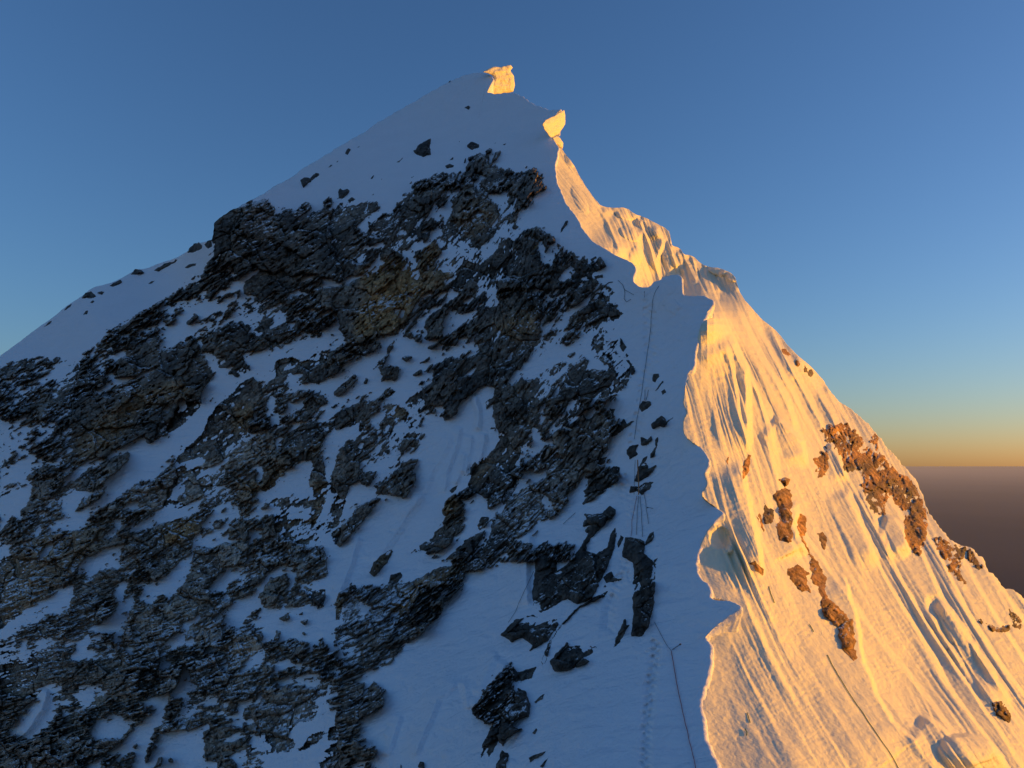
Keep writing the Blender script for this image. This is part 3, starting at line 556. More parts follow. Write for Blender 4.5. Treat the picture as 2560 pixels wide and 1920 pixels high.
I -1 1440,290 1460,250 1540,270 1510,360
I -1 1920,230 2000,100 2130,140 2100,250
I -.95 1830,360 1890,330 1890,390 1960,450 1960,520 1880,510 1840,450
I -1 210,350 260,180 310,170 300,260 350,300 340,370 240,420
I -.9 420,320 500,220 580,170 650,180 640,220 520,230 450,320
I -1 50,1240 200,1100 290,1000 290,950 400,870 540,700 700,700 720,760 580,790 570,880 650,900 640,1050 590,1130 470,1180 470,1250 380,1290 370,1330 240,1310 150,1270
I .3 580,900 720,780 850,800 960,660 1060,700 1130,620 1250,740 1400,1000 1030,1030 860,960 640,950
I -1 700,910 780,870 820,900 800,960 750,950
I -1 880,870 920,780 1090,730 1060,860 940,870
I -1 720,1260 700,1080 780,1000 760,1180 740,1260
I .4 480,1200 700,1100 800,1000 1150,1050 1050,1200 950,1300 780,1260
I -1 1040,1230 1120,1110 1180,1070 1360,1050 1440,1110 1520,1100 1480,1220 1380,1330 1280,1330 1080,1310
I .9 -500,1400 0,1400 300,1330 620,1270 950,1330 1270,1340 1380,1340 1250,1480 1000,1520 870,1600 640,1700 -500,1700
I -.9 970,1410 1150,1400 1050,1430
I -.8 770,1650 810,1550 860,1600 850,1660
I -1 1000,1700 1070,1580 1190,1510 1130,1700
I -1 260,1700 350,1530 370,1700
I -1 1230,1500 1490,1280 1640,1110 1750,1040 1830,960 1640,990 1690,870 1840,830 1940,790 1870,1100 1760,1240 1720,1330 1680,1480 1640,1700 1510,1700 1570,1440 1600,1330 1660,1290 1340,1600 1380,1480
I -1 1700,1600 1820,1310 1840,1280 2000,1230 2212,1230 2212,1700 1640,1700
I .9 1780,1640 1830,1540 1880,1520 1850,1640
I .9 1940,1580 1960,1540 2000,1560 1990,1600
I -1 1980,820 2080,680 2140,500 2190,570 2180,680 2130,830 2040,850
I .9 1800,1240 1870,1160 2030,1150 2212,1150 2212,1210 1900,1250
M -1 1803,-200 1300,-100 1300,0 1180,130 1100,200 1100,280 960,370 940,450 850,490 740,600 660,690 440,770 330,880 400,900 380,1050 330,1110 400,1000 490,880 570,1000 570,1110 360,1220 380,1260 360,1360 300,1400 400,1480 530,1490 480,1570 450,1600 500,1700 1430,1700 1440,1530 1550,1270 1430,1210 1340,1150 1400,1050 1680,720 1740,660 1803,640
M -1 1600,-200 2400,-200 2400,1800 1430,1700 1500,1500 1803,1200
M .95 360,460 380,340 520,100 640,0 950,0 900,30 860,150 800,240 740,250 740,190 690,220 620,290 490,390 700,330 690,390 600,490 500,590 390,660 370,600
M .3 0,500 120,600 370,660 300,850 150,1100 0,1250
M 1 150,1250 250,1000 380,890 400,920 370,1020 340,1110 490,870 570,990 570,1110 360,1210 300,1300 280,1390 130,1480 70,1420 80,1300
M 1 290,1420 320,1410 420,1500 520,1490 480,1580 330,1590 280,1530
M .9 20,1700 60,1500 160,1480 270,1580 200,1700
M -.9 220,1640 300,1580 410,1610 390,1680
"""
LIT = """
P 0.45 1340,290 1550,240 1660,240 1850,430 1830,480 1640,540 1500,490 1420,400
P 0.05 1280,560 1440,460 1480,680 1420,800 1340,830 1290,700
P 0.40 1520,480 1700,440 1900,500 2074,600 2074,1220 1930,1190 1820,1010 1790,800 1640,770 1570,620
P .75 1850,790 1980,810 2060,870 2050,1060 1950,1040 1870,930
P .5 1560,490 1680,520 1700,640 1590,640
P .7 1880,310 1980,380 1990,540 1910,430
P 0.35 1660,260 1760,330 1830,430 1740,400
P -0.05 600,640 640,560 660,720 620,900 580,1000 570,850
P 0.05 1480,1640 1500,1300 1560,1500
U 0.60 1060,80 1190,100 1210,200 1290,280 1310,400 1320,490 1380,520 1410,450 1430,330 1390,200 1340,110 1230,30 1050,0
U .85 1290,330 1340,300 1415,330 1395,460 1340,500 1300,420
U .7 1080,95 1180,105 1190,190 1110,170
U 0.45 1500,560 1600,560 1640,690 1560,640
U 0.50 1640,460 1740,590 1690,600 1630,540
U 0.50 1720,620 1790,680 1830,740 1780,700
U .8 1720,870 1800,900 1900,880 1850,930 1770,930 1740,890
U 0.40 1420,410 1520,420 1640,480 1600,560 1500,540
U 0.35 1640,820 1700,840 1760,890 1700,890
U .75 1740,1290 1840,1310 1890,1430 1850,1420 1780,1360
U 0.55 1900,1090 1938,1200 1920,1220
U 0.05 1840,760 1938,860 1938,960 1860,880
S .6 1945,872 1965,868 1985,895 1965,890
S 0.25 1975,880 2040,930 2030,950 1985,915
S -0.15 2085,990 2125,1010 2120,1030 2095,1010
S 0.35 2180,1070 2200,1090 2195,1130 2180,1110
"""
BROWN = """
E 1 280,200 470,0 1100,0 980,190 820,270 690,480 560,640 350,640 180,700 130,560
C .9 0,1480 350,1330 540,1440 540,1560 400,1660 0,1660
C .7 560,1480 700,1180 860,1180 830,1300 700,1500 1000,1380 900,1660 600,1660
A .5 1050,1000 1300,800 1700,640 1900,620 2000,760 1800,840 1500,900 1100,1380 800,1450 780,1200
J .9 0,500 160,420 330,370 440,470 390,540 230,640 30,700
J .6 820,240 830,0 1220,0 1200,80 970,170 870,230
J .5 1590,150 1550,0 1720,0 1740,110 1660,390 1560,540
J .5 1550,420 1550,540 1350,400 1060,560
H .45 30,900 400,580 1080,450 1050,720 650,1050 440,1240 100,1500 0,1500
L .9 1260,900 1350,770 1420,760 1420,900 1380,980 1280,950
L .6 510,1540 640,1350 740,1290 760,1320 560,1590
L .5 900,1660 1370,1470 1510,1440 1320,1660
L .4 1530,640 1790,280 1840,130 1700,600
M .8 630,300 740,60 950,0 860,150 740,250 620,330 440,420
M .8 140,330 150,130 200,80 210,150 180,330
D .5 1500,1290 1640,1100 1700,1000 1640,1220
D .5 1080,1580 1090,1400 1240,1240 1350,1240 1200,1580
D .6 720,1000 800,700 1000,700 900,1000
K .3 690,360 760,320 1060,330 880,560 790,640
E .5 1560,560 1800,420 2074,380 2074,600 1800,720
E .7 560,1360 720,1450 660,1520 480,1480
C .35 1000,800 1300,700 1430,900 1200,1150 1020,1100
"""
GREY = """
D 1 0,1660 110,1400 700,1250 900,1080 1160,1000 1200,1160 1100,1310 640,1380 350,1640
H 1 1260,250 1450,60 2074,0 2074,200 1860,310 1540,330
H .9 1310,1520 1420,1300 2074,1280 2074,1390 1880,1540 1780,1560 1300,1560
H .8 150,1080 300,880 480,850 450,1230 200,1350
J .9 0,1280 400,1290 430,1400 200,1560 0,1660
J .9 280,1630 450,1430 640,1430 640,1660
K .9 690,360 760,320 1060,330 1080,390 790,640
J .9 600,720 640,660 910,650 890,850 660,900
E .5 0,160 350,100 300,300 150,600 0,600
G .5 150,1180 560,550 960,950 720,1250 200,1600
"""
def paint(text, base):
    m = np.full((MH, MW), float(base))
    for ln in text.strip().splitlines():
        win, val, pts = ln.split(' ', 2)
        fill(m, outline(win, pts), float(val))
    return m
MASK_W = blur(paint(ROCK, 0.25), 1.0)
MASK_E = blur(paint(LIT, -1.3), 2.5)
TINT_B = blur(paint(BROWN, 0), 4); TINT_G = blur(paint(GREY, 0), 4)
# ------------------------------------------------------------------ materials
def new_mat(name):
    m = bpy.data.materials.new(name); m.use_nodes = True
    nt = m.node_tree; b = nt.nodes['Principled BSDF']
    return m, nt, b

def node(nt, t, **kw):
    n = nt.nodes.new(t)
    for k, v in kw.items():
        if k.startswith('i_'): n.inputs[int(k[2:])].default_value = v
        else: setattr(n, k, v)
    return n

def snow_material(name, col, scale, dist, drift):
    m, nt, b = new_mat(name); L = nt.links.new
    tc = node(nt, 'ShaderNodeTexCoord')
    n1 = node(nt, 'ShaderNodeTexNoise'); n1.inputs['Scale'].default_value = scale; n1.inputs['Detail'].default_value = 6; n1.inputs['Roughness'].default_value = 0.6
    L(tc.outputs['Object'], n1.inputs['Vector'])
    n2 = node(nt, 'ShaderNodeTexNoise'); n2.inputs['Scale'].default_value = 0.15; n2.inputs['Detail'].default_value = 3
    L(tc.outputs['Object'], n2.inputs['Vector'])
    mx = node(nt, 'ShaderNodeMix', data_type='RGBA')
    mx.inputs[6].default_value = (*[c * 0.93 for c in col], 1); mx.inputs[7].default_value = (*col, 1)
    L(n2.outputs['Fac'], mx.inputs[0]); L(mx.outputs[2], b.inputs['Base Color'])
    mp = node(nt, 'ShaderNodeMapping'); mp.inputs['Rotation'].default_value = (0.3, 0.5, 0.6); mp.inputs['Scale'].default_value = (0.22, 0.9, 1.6)
    L(tc.outputs['Object'], mp.inputs['Vector'])
    n3 = node(nt, 'ShaderNodeTexNoise'); n3.inputs['Scale'].default_value = 0.9; n3.inputs['Detail'].default_value = 5; n3.inputs['Distortion'].default_value = 0.6
    L(mp.outputs[0], n3.inputs['Vector'])
    hh = node(nt, 'ShaderNodeMath', operation='MULTIPLY_ADD'); hh.inputs[1].default_value = drift; L(n3.outputs['Fac'], hh.inputs[0]); L(n1.outputs['Fac'], hh.inputs[2])
    bp = node(nt, 'ShaderNodeBump'); bp.inputs['Strength'].default_value = 0.8; bp.inputs['Distance'].default_value = dist
    L(hh.outputs[0], bp.inputs['Height']); L(bp.outputs['Normal'], b.inputs['Normal'])
    b.inputs['Roughness'].default_value = 0.65; b.inputs['Specular IOR Level'].default_value = 0.25
    return m

def rock_material(name, dark, brown, grey, dust):
    m, nt, b = new_mat(name); L = nt.links.new
    tc = node(nt, 'ShaderNodeTexCoord')
    ab = node(nt, 'ShaderNodeAttribute', attribute_name='brown'); ag = node(nt, 'ShaderNodeAttribute', attribute_name='grey')
    n1 = node(nt, 'ShaderNodeTexNoise'); n1.inputs['Scale'].default_value = 0.9; n1.inputs['Detail'].default_value = 8; n1.inputs['Roughness'].default_value = 0.62
    n2 = node(nt, 'ShaderNodeTexNoise'); n2.inputs['Scale'].default_value = 0.13; n2.inputs['Detail'].default_value = 4
    n3 = node(nt, 'ShaderNodeTexNoise'); n3.inputs['Scale'].default_value = 3.5; n3.inputs['Detail'].default_value = 7; n3.inputs['Roughness'].default_value = 0.7
    for n in (n1, n2, n3): L(tc.outputs['Object'], n.inputs['Vector'])
    def mix(a, bcol, fac):
        x = node(nt, 'ShaderNodeMix', data_type='RGBA')
        if isinstance(a, tuple): x.inputs[6].default_value = (*a, 1)
        else: L(a, x.inputs[6])
        if isinstance(bcol, tuple): x.inputs[7].default_value = (*bcol, 1)
        else: L(bcol, x.inputs[7])
        L(fac, x.inputs[0]); return x.outputs[2]
    r2 = node(nt, 'ShaderNodeMapRange'); r2.inputs[1].default_value = 0.4; r2.inputs[2].default_value = 0.65
    L(n2.outputs['Fac'], r2.inputs[0])
    base = mix(dark, tuple(0.55 * d + 0.45 * g for d, g in zip(dark, grey)), r2.outputs[0])
    c = mix(base, grey, ag.outputs['Fac']); c = mix(c, brown, ab.outputs['Fac'])
    r1 = node(nt, 'ShaderNodeMapRange'); r1.inputs[1].default_value = 0.3; r1.inputs[2].default_value = 0.72; r1.inputs[3].default_value = 0.55; r1.inputs[4].default_value = 2.1
    L(n1.outputs['Fac'], r1.inputs[0])
    mu = node(nt, 'ShaderNodeVectorMath', operation='SCALE'); L(c, mu.inputs[0]); L(r1.outputs[0], mu.inputs[3])
    # fine snow lying on every little ledge
    ge = node(nt, 'ShaderNodeNewGeometry'); se = node(nt, 'ShaderNodeSeparateXYZ')
    vr = node(nt, 'ShaderNodeVectorRotate', rotation_type='Y_AXIS'); vr.inputs['Angle'].default_value = math.radians(36)
    L(tc.outputs['Object'], vr.inputs['Vector'])
    ms = node(nt, 'ShaderNodeMapping'); ms.inputs['Scale'].default_value = (0.5, 0.9, 1.4); L(vr.outputs[0], ms.inputs['Vector'])
    n4 = node(nt, 'ShaderNodeTexNoise'); n4.inputs['Scale'].default_value = 1.5; n4.inputs['Detail'].default_value = 9; n4.inputs['Roughness'].default_value = 0.75
    n5 = node(nt, 'ShaderNodeTexNoise'); n5.inputs['Scale'].default_value = 0.09; n5.inputs['Detail'].default_value = 3
    L(ms.outputs[0], n4.inputs['Vector']); L(tc.outputs['Object'], n5.inputs['Vector'])
    # joints and bedding cracks
    vo = node(nt, 'ShaderNodeTexVoronoi', feature='DISTANCE_TO_EDGE'); vo.inputs['Scale'].default_value = 0.38
    wv = node(nt, 'ShaderNodeMix', data_type='RGBA'); wv.inputs[0].default_value = 0.28
    L(tc.outputs['Object'], wv.inputs[6]); ns = node(nt, 'ShaderNodeVectorMath', operation='SCALE'); ns.inputs[3].default_value = 9.0
    L(n1.outputs['Color'], ns.inputs[0]); ad = node(nt, 'ShaderNodeVectorMath', operation='ADD'); L(tc.outputs['Object'], ad.inputs[0]); L(ns.outputs[0], ad.inputs[1])
    L(ad.outputs[0], vo.inputs['Vector'])
    rv = node(nt, 'ShaderNodeMapRange'); rv.inputs[1].default_value = 0.0; rv.inputs[2].default_value = 0.07; L(vo.outputs['Distance'], rv.inputs[0])
    hsum = node(nt, 'ShaderNodeMath', operation='MULTIPLY_ADD'); hsum.inputs[1].default_value = 1.6
    L(rv.outputs[0], hsum.inputs[0]); L(n3.outputs['Fac'], hsum.inputs[2])
    bp = node(nt, 'ShaderNodeBump'); bp.inputs['Strength'].default_value = 1.0; bp.inputs['Distance'].default_value = 0.16
    L(hsum.outputs[0], bp.inputs['Height']); L(bp.outputs['Normal'], b.inputs['Normal'])
    L(ge.outputs['Normal'], se.inputs[0])
    s1 = node(nt, 'ShaderNodeMath', operation='MULTIPLY_ADD'); s1.inputs[1].default_value = 2.2; L(n4.outputs['Fac'], s1.inputs[0]); L(se.outputs['Z'], s1.inputs[2])
    s2 = node(nt, 'ShaderNodeMath', operation='MULTIPLY_ADD'); s2.inputs[1].default_value = 1.2; L(n5.outputs['Fac'], s2.inputs[0]); L(s1.outputs[0], s2.inputs[2])
    rs = node(nt, 'ShaderNodeMapRange'); rs.inputs[1].default_value = dust; rs.inputs[2].default_value = dust + 0.10; L(s2.outputs[0], rs.inputs[0])
    fin = node(nt, 'ShaderNodeMix', data_type='RGBA'); fin.inputs[7].default_value = (0.86, 0.86, 0.88, 1)
    L(mu.outputs[0], fin.inputs[6]); L(rs.outputs[0], fin.inputs[0]); L(fin.outputs[2], b.inputs['Base Color'])
    b.inputs['Roughness'].default_value = 0.8; b.inputs['Specular IOR Level'].default_value = 0.3
    return m

def plain_material(name, col, rough=0.6, metal=0.0):
    m, nt, b = new_mat(name); L = nt.links.new
    tc = node(nt, 'ShaderNodeTexCoord')
    n = node(nt, 'ShaderNodeTexNoise'); n.inputs['Scale'].default_value = 6.0; n.inputs['Detail'].default_value = 3
    L(tc.outputs['Object'], n.inputs['Vector'])
    mx = node(nt, 'ShaderNodeMix', data_type='RGBA'); mx.inputs[6].default_value = (*[c * 0.7 for c in col], 1); mx.inputs[7].default_value = (*col, 1)
    L(n.outputs['Fac'], mx.inputs[0]); L(mx.outputs[2], b.inputs['Base Color'])
    b.inputs['Roughness'].default_value = rough; b.inputs['Metallic'].default_value = metal
    return m

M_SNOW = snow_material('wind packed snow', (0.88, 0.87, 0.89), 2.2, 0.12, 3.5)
M_SNOW_SUNTINT = snow_material('fluted face snow', (0.88, 0.80, 0.58), 1.8, 0.14, 1.5)  # ordinary snow, with golden sunlight put into its base colour
M_ROCK = rock_material('dark limestone', (0.075, 0.066, 0.056), (0.40, 0.235, 0.10), (0.40, 0.315, 0.235), 2.60)
M_STONE = rock_material('bare dark stone', (0.042, 0.037, 0.031), (0.28, 0.17, 0.075), (0.12, 0.10, 0.08), 2.85)
M_ROCK_E = rock_material('ochre limestone', (0.085, 0.062, 0.04), (0.48, 0.23, 0.07), (0.22, 0.16, 0.10), 2.74)

# ------------------------------------------------------------------ relief of the west face
REL_W = np.zeros((MH, MW))        # snow relief in photo pixels (scaled by distance when used)
for pts, A, wl, wr in [
    ([(1328,1325),(1317,1390),(1314,1450),(1320,1520)], 9, 70, 14),
    ([(1268,1650),(1232,1715),(1208,1765),(1183,1780)], 9, 40, 12),
    ([(1241,1626),(1210,1700),(1190,1740)], 5, 30, 14),
    ([(1158,1700),(1172,1775)], 6, 14, 30),
    ([(1155,1696),(1094,1748),(1050,1854),(1030,1905)], 6, 40, 14),
    ([(1002,1785),(980,1848),(961,1895)], 5, 30, 12),
    ([(1195,1005),(1138,1290)], 0, 1, 1),
    ([(1195,990),(1188,1000),(1197,1027),(1192,1080)], 6, 12, 12),
    ([(1150,1060),(1142,1110),(1120,1170),(1110,1240)], 5, 30, 10),
    ([(1180,1085),(1175,1130),(1160,1190)], 5, 25, 10),
    ([(1165,1130),(1150,1180),(1135,1215)], 4, 20, 9),
    ([(1210,1080),(1205,1130),(1190,1170)], 5, 25, 10),
    ([(1130,1075),(1110,1130),(1080,1180),(1050,1240),(990,1300)], 5, 40, 14),
    ([(1060,1230),(1010,1300),(970,1360),(930,1420)], 5, 40, 16),
    ([(900,1330),(880,1400),(855,1460),(845,1520)], 6, 30, 14),
    ([(1640,1900),(1680,1800)], 0, 1, 1),
    ([(560,1740),(540,1780),(500,1830)], 0, 1, 1),
    ([(120,1720),(105,1770),(80,1810),(50,1845)], 9, 30, 12),
    ([(1700,760),(1690,770),(1680,785)], 3, 25, 10)]:
    if A: ridge(REL_W, pts, A, wl, wr)

def dent(m, px, py, rx, ry, depth, ang=0.0):
    r = max(rx, ry) * 2.5
    i0 = int((px - r - X0) / STEP); i1 = int((px + r - X0) / STEP) + 2; j0 = int((py - r - Y0) / STEP); j1 = int((py + r - Y0) / STEP) + 2
    xx, yy = np.meshgrid(GX[i0:i1].astype(float) - px, GY[j0:j1].astype(float) - py)
    c, s = math.cos(ang), math.sin(ang); u = xx * c + yy * s; v = -xx * s + yy * c
    e = (u / rx) ** 2 + (v / ry) ** 2
    m[j0:j1, i0:i1] -= depth * (np.exp(-e) - 0.45 * np.exp(-((u / rx) ** 2 + ((v + 1.1 * ry) / ry) ** 2)))

def along(pts, step):
    p = np.asarray(pts, float); L = np.hypot(*(p[1:] - p[:-1]).T); cum = np.concatenate([[0], np.cumsum(L)])
    t = np.arange(0, cum[-1], step)
    return np.stack([np.interp(t, cum, p[:, 0]), np.interp(t, cum, p[:, 1])], -1)

# boot prints and the trodden trench
def prints(pts, step, size, depth, side):
    for k, (x, y) in enumerate(along(pts, step)):
        dent(REL_W, x + side * (1 if k % 2 else -1) + rng.normal(0, 1.5), y + rng.normal(0, 1.5), size * rng.uniform(.8, 1.2), size * rng.uniform(.6, .9), depth * rng.uniform(.6, 1.2), rng.uniform(-.5, .5))
prints([(1612,1925),(1615,1860),(1617,1800),(1625,1735),(1631,1684),(1638,1640),(1642,1600)], 9, 7, 4.2, 7)
prints([(1538,1580),(1528,1540),(1530,1500),(1545,1465),(1552,1430)], 8, 7, 3.8, 5)
prints([(1570,1460),(1560,1420),(1565,1400)], 6, 6, 3.2, 8)
prints([(1575,1290),(1566,1250),(1560,1210),(1556,1180)], 8, 6, 3.2, 7)
prints([(1620,755),(1624,800),(1622,850),(1634,905),(1612,950),(1605,1000),(1592,1060),(1580,1110)], 9, 7, 2.8, 8)
ridge(REL_W, [(1518,1580),(1520,1530),(1535,1480)], -6, 14, 22)
ridge(REL_W, [(1642,1590),(1631,1684),(1617,1800),(1612,1960)], -3.5, 20, 20)
ridge(REL_W, [(1622,750),(1622,850),(1612,950),(1592,1060),(1578,1120)], -2.5, 18, 18)
for _k in range(70):                                                # broken crust beside the track
    _y = rng.uniform(1600, 1930); dent(REL_W, 1628 - 0.06 * (_y - 1640) + rng.normal(0, 16), _y, rng.uniform(2.5, 7), rng.uniform(2, 4.5), rng.uniform(-1.2, 1.6), rng.uniform(-1, 1))
for _k in range(60):
    _y = rng.uniform(750, 1120); dent(REL_W, 1640 - 0.13 * (_y - 750) + rng.normal(0, 12), _y, rng.uniform(2.5, 6), rng.uniform(2, 4), rng.uniform(-1.0, 1.4), rng.uniform(-1, 1))

def strata(px, py):
    sm = lambda t: np.clip(t, 0, 1) ** 2 * (3 - 2 * np.clip(t, 0, 1))
    a = 33 + 14 * sm((px - 700) / 800) - 12 * sm((py - 1350) / 500) * sm((1100 - px) / 600)
    a = np.radians(a); x = px - 800; y = py - 1200
    return x * np.cos(a) - y * np.sin(a), x * np.sin(a) + y * np.cos(a)

NEAR_W = blur(MASK_W, 9)
def rock_relief(px, py, fine=1.0):
    al, ac = strata(px, py)
    wx = 7 * vnoise(px / 60, py / 60, 3) + 2.5 * vnoise(px / 17, py / 17, 5); wy = 7 * vnoise(px / 60, py / 60, 4) + 2.5 * vnoise(px / 17, py / 17, 6)
    z0, j0 = facets((px + 2 * wx) / 210, (py + 2 * wy) / 170, 9)
    z1, j1 = facets((al + wx) / 85, (ac + wy) / 60, 11)
    z2, j2 = facets((al + wy) / 34, (ac + wx) / 17, 23)
    z3, j3 = facets((al + 0.5 * wx) / 13, (ac + 0.5 * wy) / 6.5, 37)
    n1 = fbm(al / 75, ac / 24, 51, 3); n2 = fbm(al / 24, ac / 8, 61, 3)
    crack = lambda j, w: np.clip(1 - j / w, 0, 1) ** 2
    led = ac / 22 + 1.3 * n1; led = led - np.floor(led)              # bedding steps
    up = np.floor((px + 9 * vnoise(py / 45, px / 200, 83)) / 37.0)   # upright joints
    ujit = _hash(up, np.floor(py / 90.0 + 3 * _hash(up, up * 0, 84)), 85)
    calm = np.clip(0.40 + 1.5 * vnoise(px / 120, py / 100, 87), 0.10, 1)      # massive cliffs beside shattered ones
    hr = 24 * z0 + 14 * z1 + calm * (6.5 * z2 + 1.9 * z3 + 2.4 * (led - 0.5)) + 4.5 * (ujit - 0.5) + 6 * n1 - 9 * crack(j0, 0.05) - 8 * crack(j1, 0.06) - 3.5 * crack(j2, 0.09) - 1.4 * crack(j3, 0.14) + 2.2 * n2
    return hr, z2, z3, n1, n2, al, ac

def relief_west(px, py):
    hr, z2, z3, n1, n2, al, ac = rock_relief(px, py)
    T = sample(MASK_W, px, py); near = sample(NEAR_W, px, py)
    f1 = fbm(al / 15, ac / 4.2, 65, 2); f2 = fbm(al / 7, ac / 3.2, 67, 2)
    f0 = fbm(al / 46, ac / 7.5, 64, 2)
    amp = np.clip((near + 1) * 1.7, 0.10, 1)
    m = np.where(T > 0, 1.0, 0.74) * T + 0.05 + amp * (0.40 * n1 + 0.45 * n2 + 0.36 * z2 + 0.42 * z3 + 0.66 * f0 + 0.50 * f1 + 0.26 * f2)
    hs = 5 * fbm(px / 190, py / 190, 71, 3) + 1.1 * fbm(al / 60, ac / 30, 75, 3)
    st = (px + 0.45 * py)
    hs = hs + 1.0 * fbm(st / 26, (py - 0.45 * px) / 220, 77, 3) + 1.1 * fbm(al / 30, ac / 8, 79, 3) * (0.3 + np.abs(vnoise(px / 120, py / 120, 80)) * 2) + 0.35 * fbm(px / 7, py / 5, 81, 2) + 2.0 * sample(REL_W, px, py)
    rise = np.clip(m * 9, -8, 7)
    hrock = hs + rise + (hr + 7) * np.clip(m * 1.5, 0, 1)
    return m, hs, hrock

GAIN = 1.7
def lift(d, h): return d * (1 - GAIN * h / F)

# ------------------------------------------------------------------ west face mesh: fan of columns from the valley up to the crest and skyline
POLE = (600.0, 2400.0)
bd = np.array(CREST + SKY_TOP, float)
dense = [bd[0]]
for a, b in zip(bd[:-1], bd[1:]):
    n = max(1, int(np.hypot(*(b - a)) / 2)); dense += [a + (b - a) * (k + 1) / n for k in range(n)]
bd = np.array(dense)
# small natural raggedness of the outline
arc = np.arange(len(bd)) * 2.0; jw = np.where(np.arange(len(bd)) < len(bd) * 0.62, 1.0, 0.25)
bd[:, 0] += jw * (2.4 * vnoise(arc / 24, arc * 0 + 1.5, 511) + 1.8 * vnoise(arc / 8, arc * 0 + 2.5, 512)); bd[:, 1] += jw * (2.0 * vnoise(arc / 24, arc * 0 + 3.5, 513) + 1.4 * vnoise(arc / 8, arc * 0 + 4.5, 514))
th = np.arctan2(POLE[1] - bd[:, 1], bd[:, 0] - POLE[0]); th = np.maximum.accumulate(th)
rr = np.hypot(bd[:, 0] - POLE[0], bd[:, 1] - POLE[1])
cost = np.concatenate([[0], np.cumsum(0.35 * np.hypot(*np.diff(bd, axis=0).T) + 0.65 * rr[1:] * np.diff(th))])
keep = np.concatenate([[True], np.diff(cost) > 1e-6])
cost, th, rr, bdk = cost[keep], th[keep], rr[keep], bd[keep]
NC = int(cost[-1] / 2.3 * Q); NR = int(690 * Q)
cc = np.linspace(0, cost[-1], NC)
bx = np.interp(cc, cost, bdk[:, 0]); by = np.interp(cc, cost, bdk[:, 1])
tc_ = np.arctan2(POLE[1] - by, bx - POLE[0]); R = np.hypot(bx - POLE[0], by - POLE[1])
rmin = np.minimum(0.96 * R, 440 / np.maximum(np.sin(tc_), 0.05))
tt = np.linspace(0, 1, NR) ** 0.92
def smooth1(v, k):
    w_ = np.hanning(2 * k + 1); w_ /= w_.sum(); return np.convolve(np.pad(v, k, mode='edge'), w_, 'valid')
Rs = smooth1(R, int(32 * Q)); rmin = smooth1(rmin, int(70 * Q))
rad = rmin[:, None] + (Rs - rmin)[:, None] * tt[None] + (R - Rs)[:, None] * tt[None] ** 18
ths = smooth1(np.maximum.accumulate(tc_), int(45 * Q)) + np.arange(NC) * 1e-7
thg = ths[:, None] + (tc_ - ths)[:, None] * tt[None] ** 26
px = POLE[0] + rad * np.cos(thg); py = POLE[1] - rad * np.sin(thg)
d0 = dw(px, py)
m_w, hs, hrk = relief_west(px, py)
# keep the crest line itself quiet so that the outline stays put
edge = np.clip((R[:, None] - rad) / 10, 0, 1)
snow_pts = world(px, py, lift(d0, hs)); rock_pts = world(px, py, lift(d0, hrk))
# roll the surface over the crest / skyline: rows behind the outline, real ground falling away on the far side
near_crest = np.clip((len(CREST) * 0 + (np.arange(NC) < np.searchsorted(-by, -275)).astype(float)), 0, 1)
def skirt(P):
    last = P[:, -1]; rows = []
    offs_c = [(0.16, 0.06, -0.03), (0.27, 0.12, -0.16), (0.28, 0.25, -0.45), (0.1, 0.7, -1.3), (0.0, 2.0, -6.0)]
    offs_s = [(0.0, 0.35, -0.03), (0.0, 1.0, -0.3), (0.0, 4.0, -3.0), (0.0, 18.0, -16.0), (0.0, 70.0, -80.0)]
    for oc, os_ in zip(offs_c, offs_s):
        w = near_crest[:, None]
        rows.append(last + np.array(oc) * w + np.array(os_) * (1 - w))
    return np.concatenate([P, np.stack(rows, 1)], 1)
snow_pts = skirt(snow_pts); rock_pts = skirt(rock_pts)
ext = lambda a: np.concatenate([a, np.repeat(a[:, -1:], 5, 1)], 1)
m_w = ext(m_w); pxe = ext(px); pye = ext(py)
NRE = NR + 5
ii, jj = np.meshgrid(np.arange(NC - 1), np.arange(NRE - 1), indexing='ij')
v00 = ii * NRE + jj
quads = np.stack([v00, v00 + NRE, v00 + NRE + 1, v00 + 1], -1)      # (NC-1, NRE-1, 4)
mq_max = np.maximum(np.maximum(m_w[:-1, :-1], m_w[1:, :-1]), np.maximum(m_w[:-1, 1:], m_w[1:, 1:]))
mq_min = np.minimum(np.minimum(m_w[:-1, :-1], m_w[1:, :-1]), np.minimum(m_w[:-1, 1:], m_w[1:, 1:]))
cx = pxe[:-1, :-1]; cy = pye[:-1, :-1]

def submesh(name, P, sel, mat, attrs=None):
    q = quads[sel]
    used, inv = np.unique(q, return_inverse=True)
    at = {k: v.reshape(-1)[used] for k, v in (attrs or {}).items()}
    return mesh_object(name, P.reshape(-1, 3)[used], inv.reshape(-1, 4), mat, at)

rock_sel = mq_max > -0.22
snow_sel = mq_min < 0.30
w_attr = dict(brown=np.clip(sample(TINT_B, pxe, pye), 0, 1), grey=np.clip(sample(TINT_G, pxe, pye) + 0.5 * np.clip((1050 - pxe) / 300, 0, 1) * np.clip((pye - 1050) / 200, 0, 1) + 0.3 * vnoise(pxe / 70, pye / 70, 88), 0, 1))
tag(submesh('rock_face', rock_pts, rock_sel, M_ROCK, w_attr), kind='structure')
tag(submesh('snow_slope', snow_pts, snow_sel, M_SNOW), kind='structure')

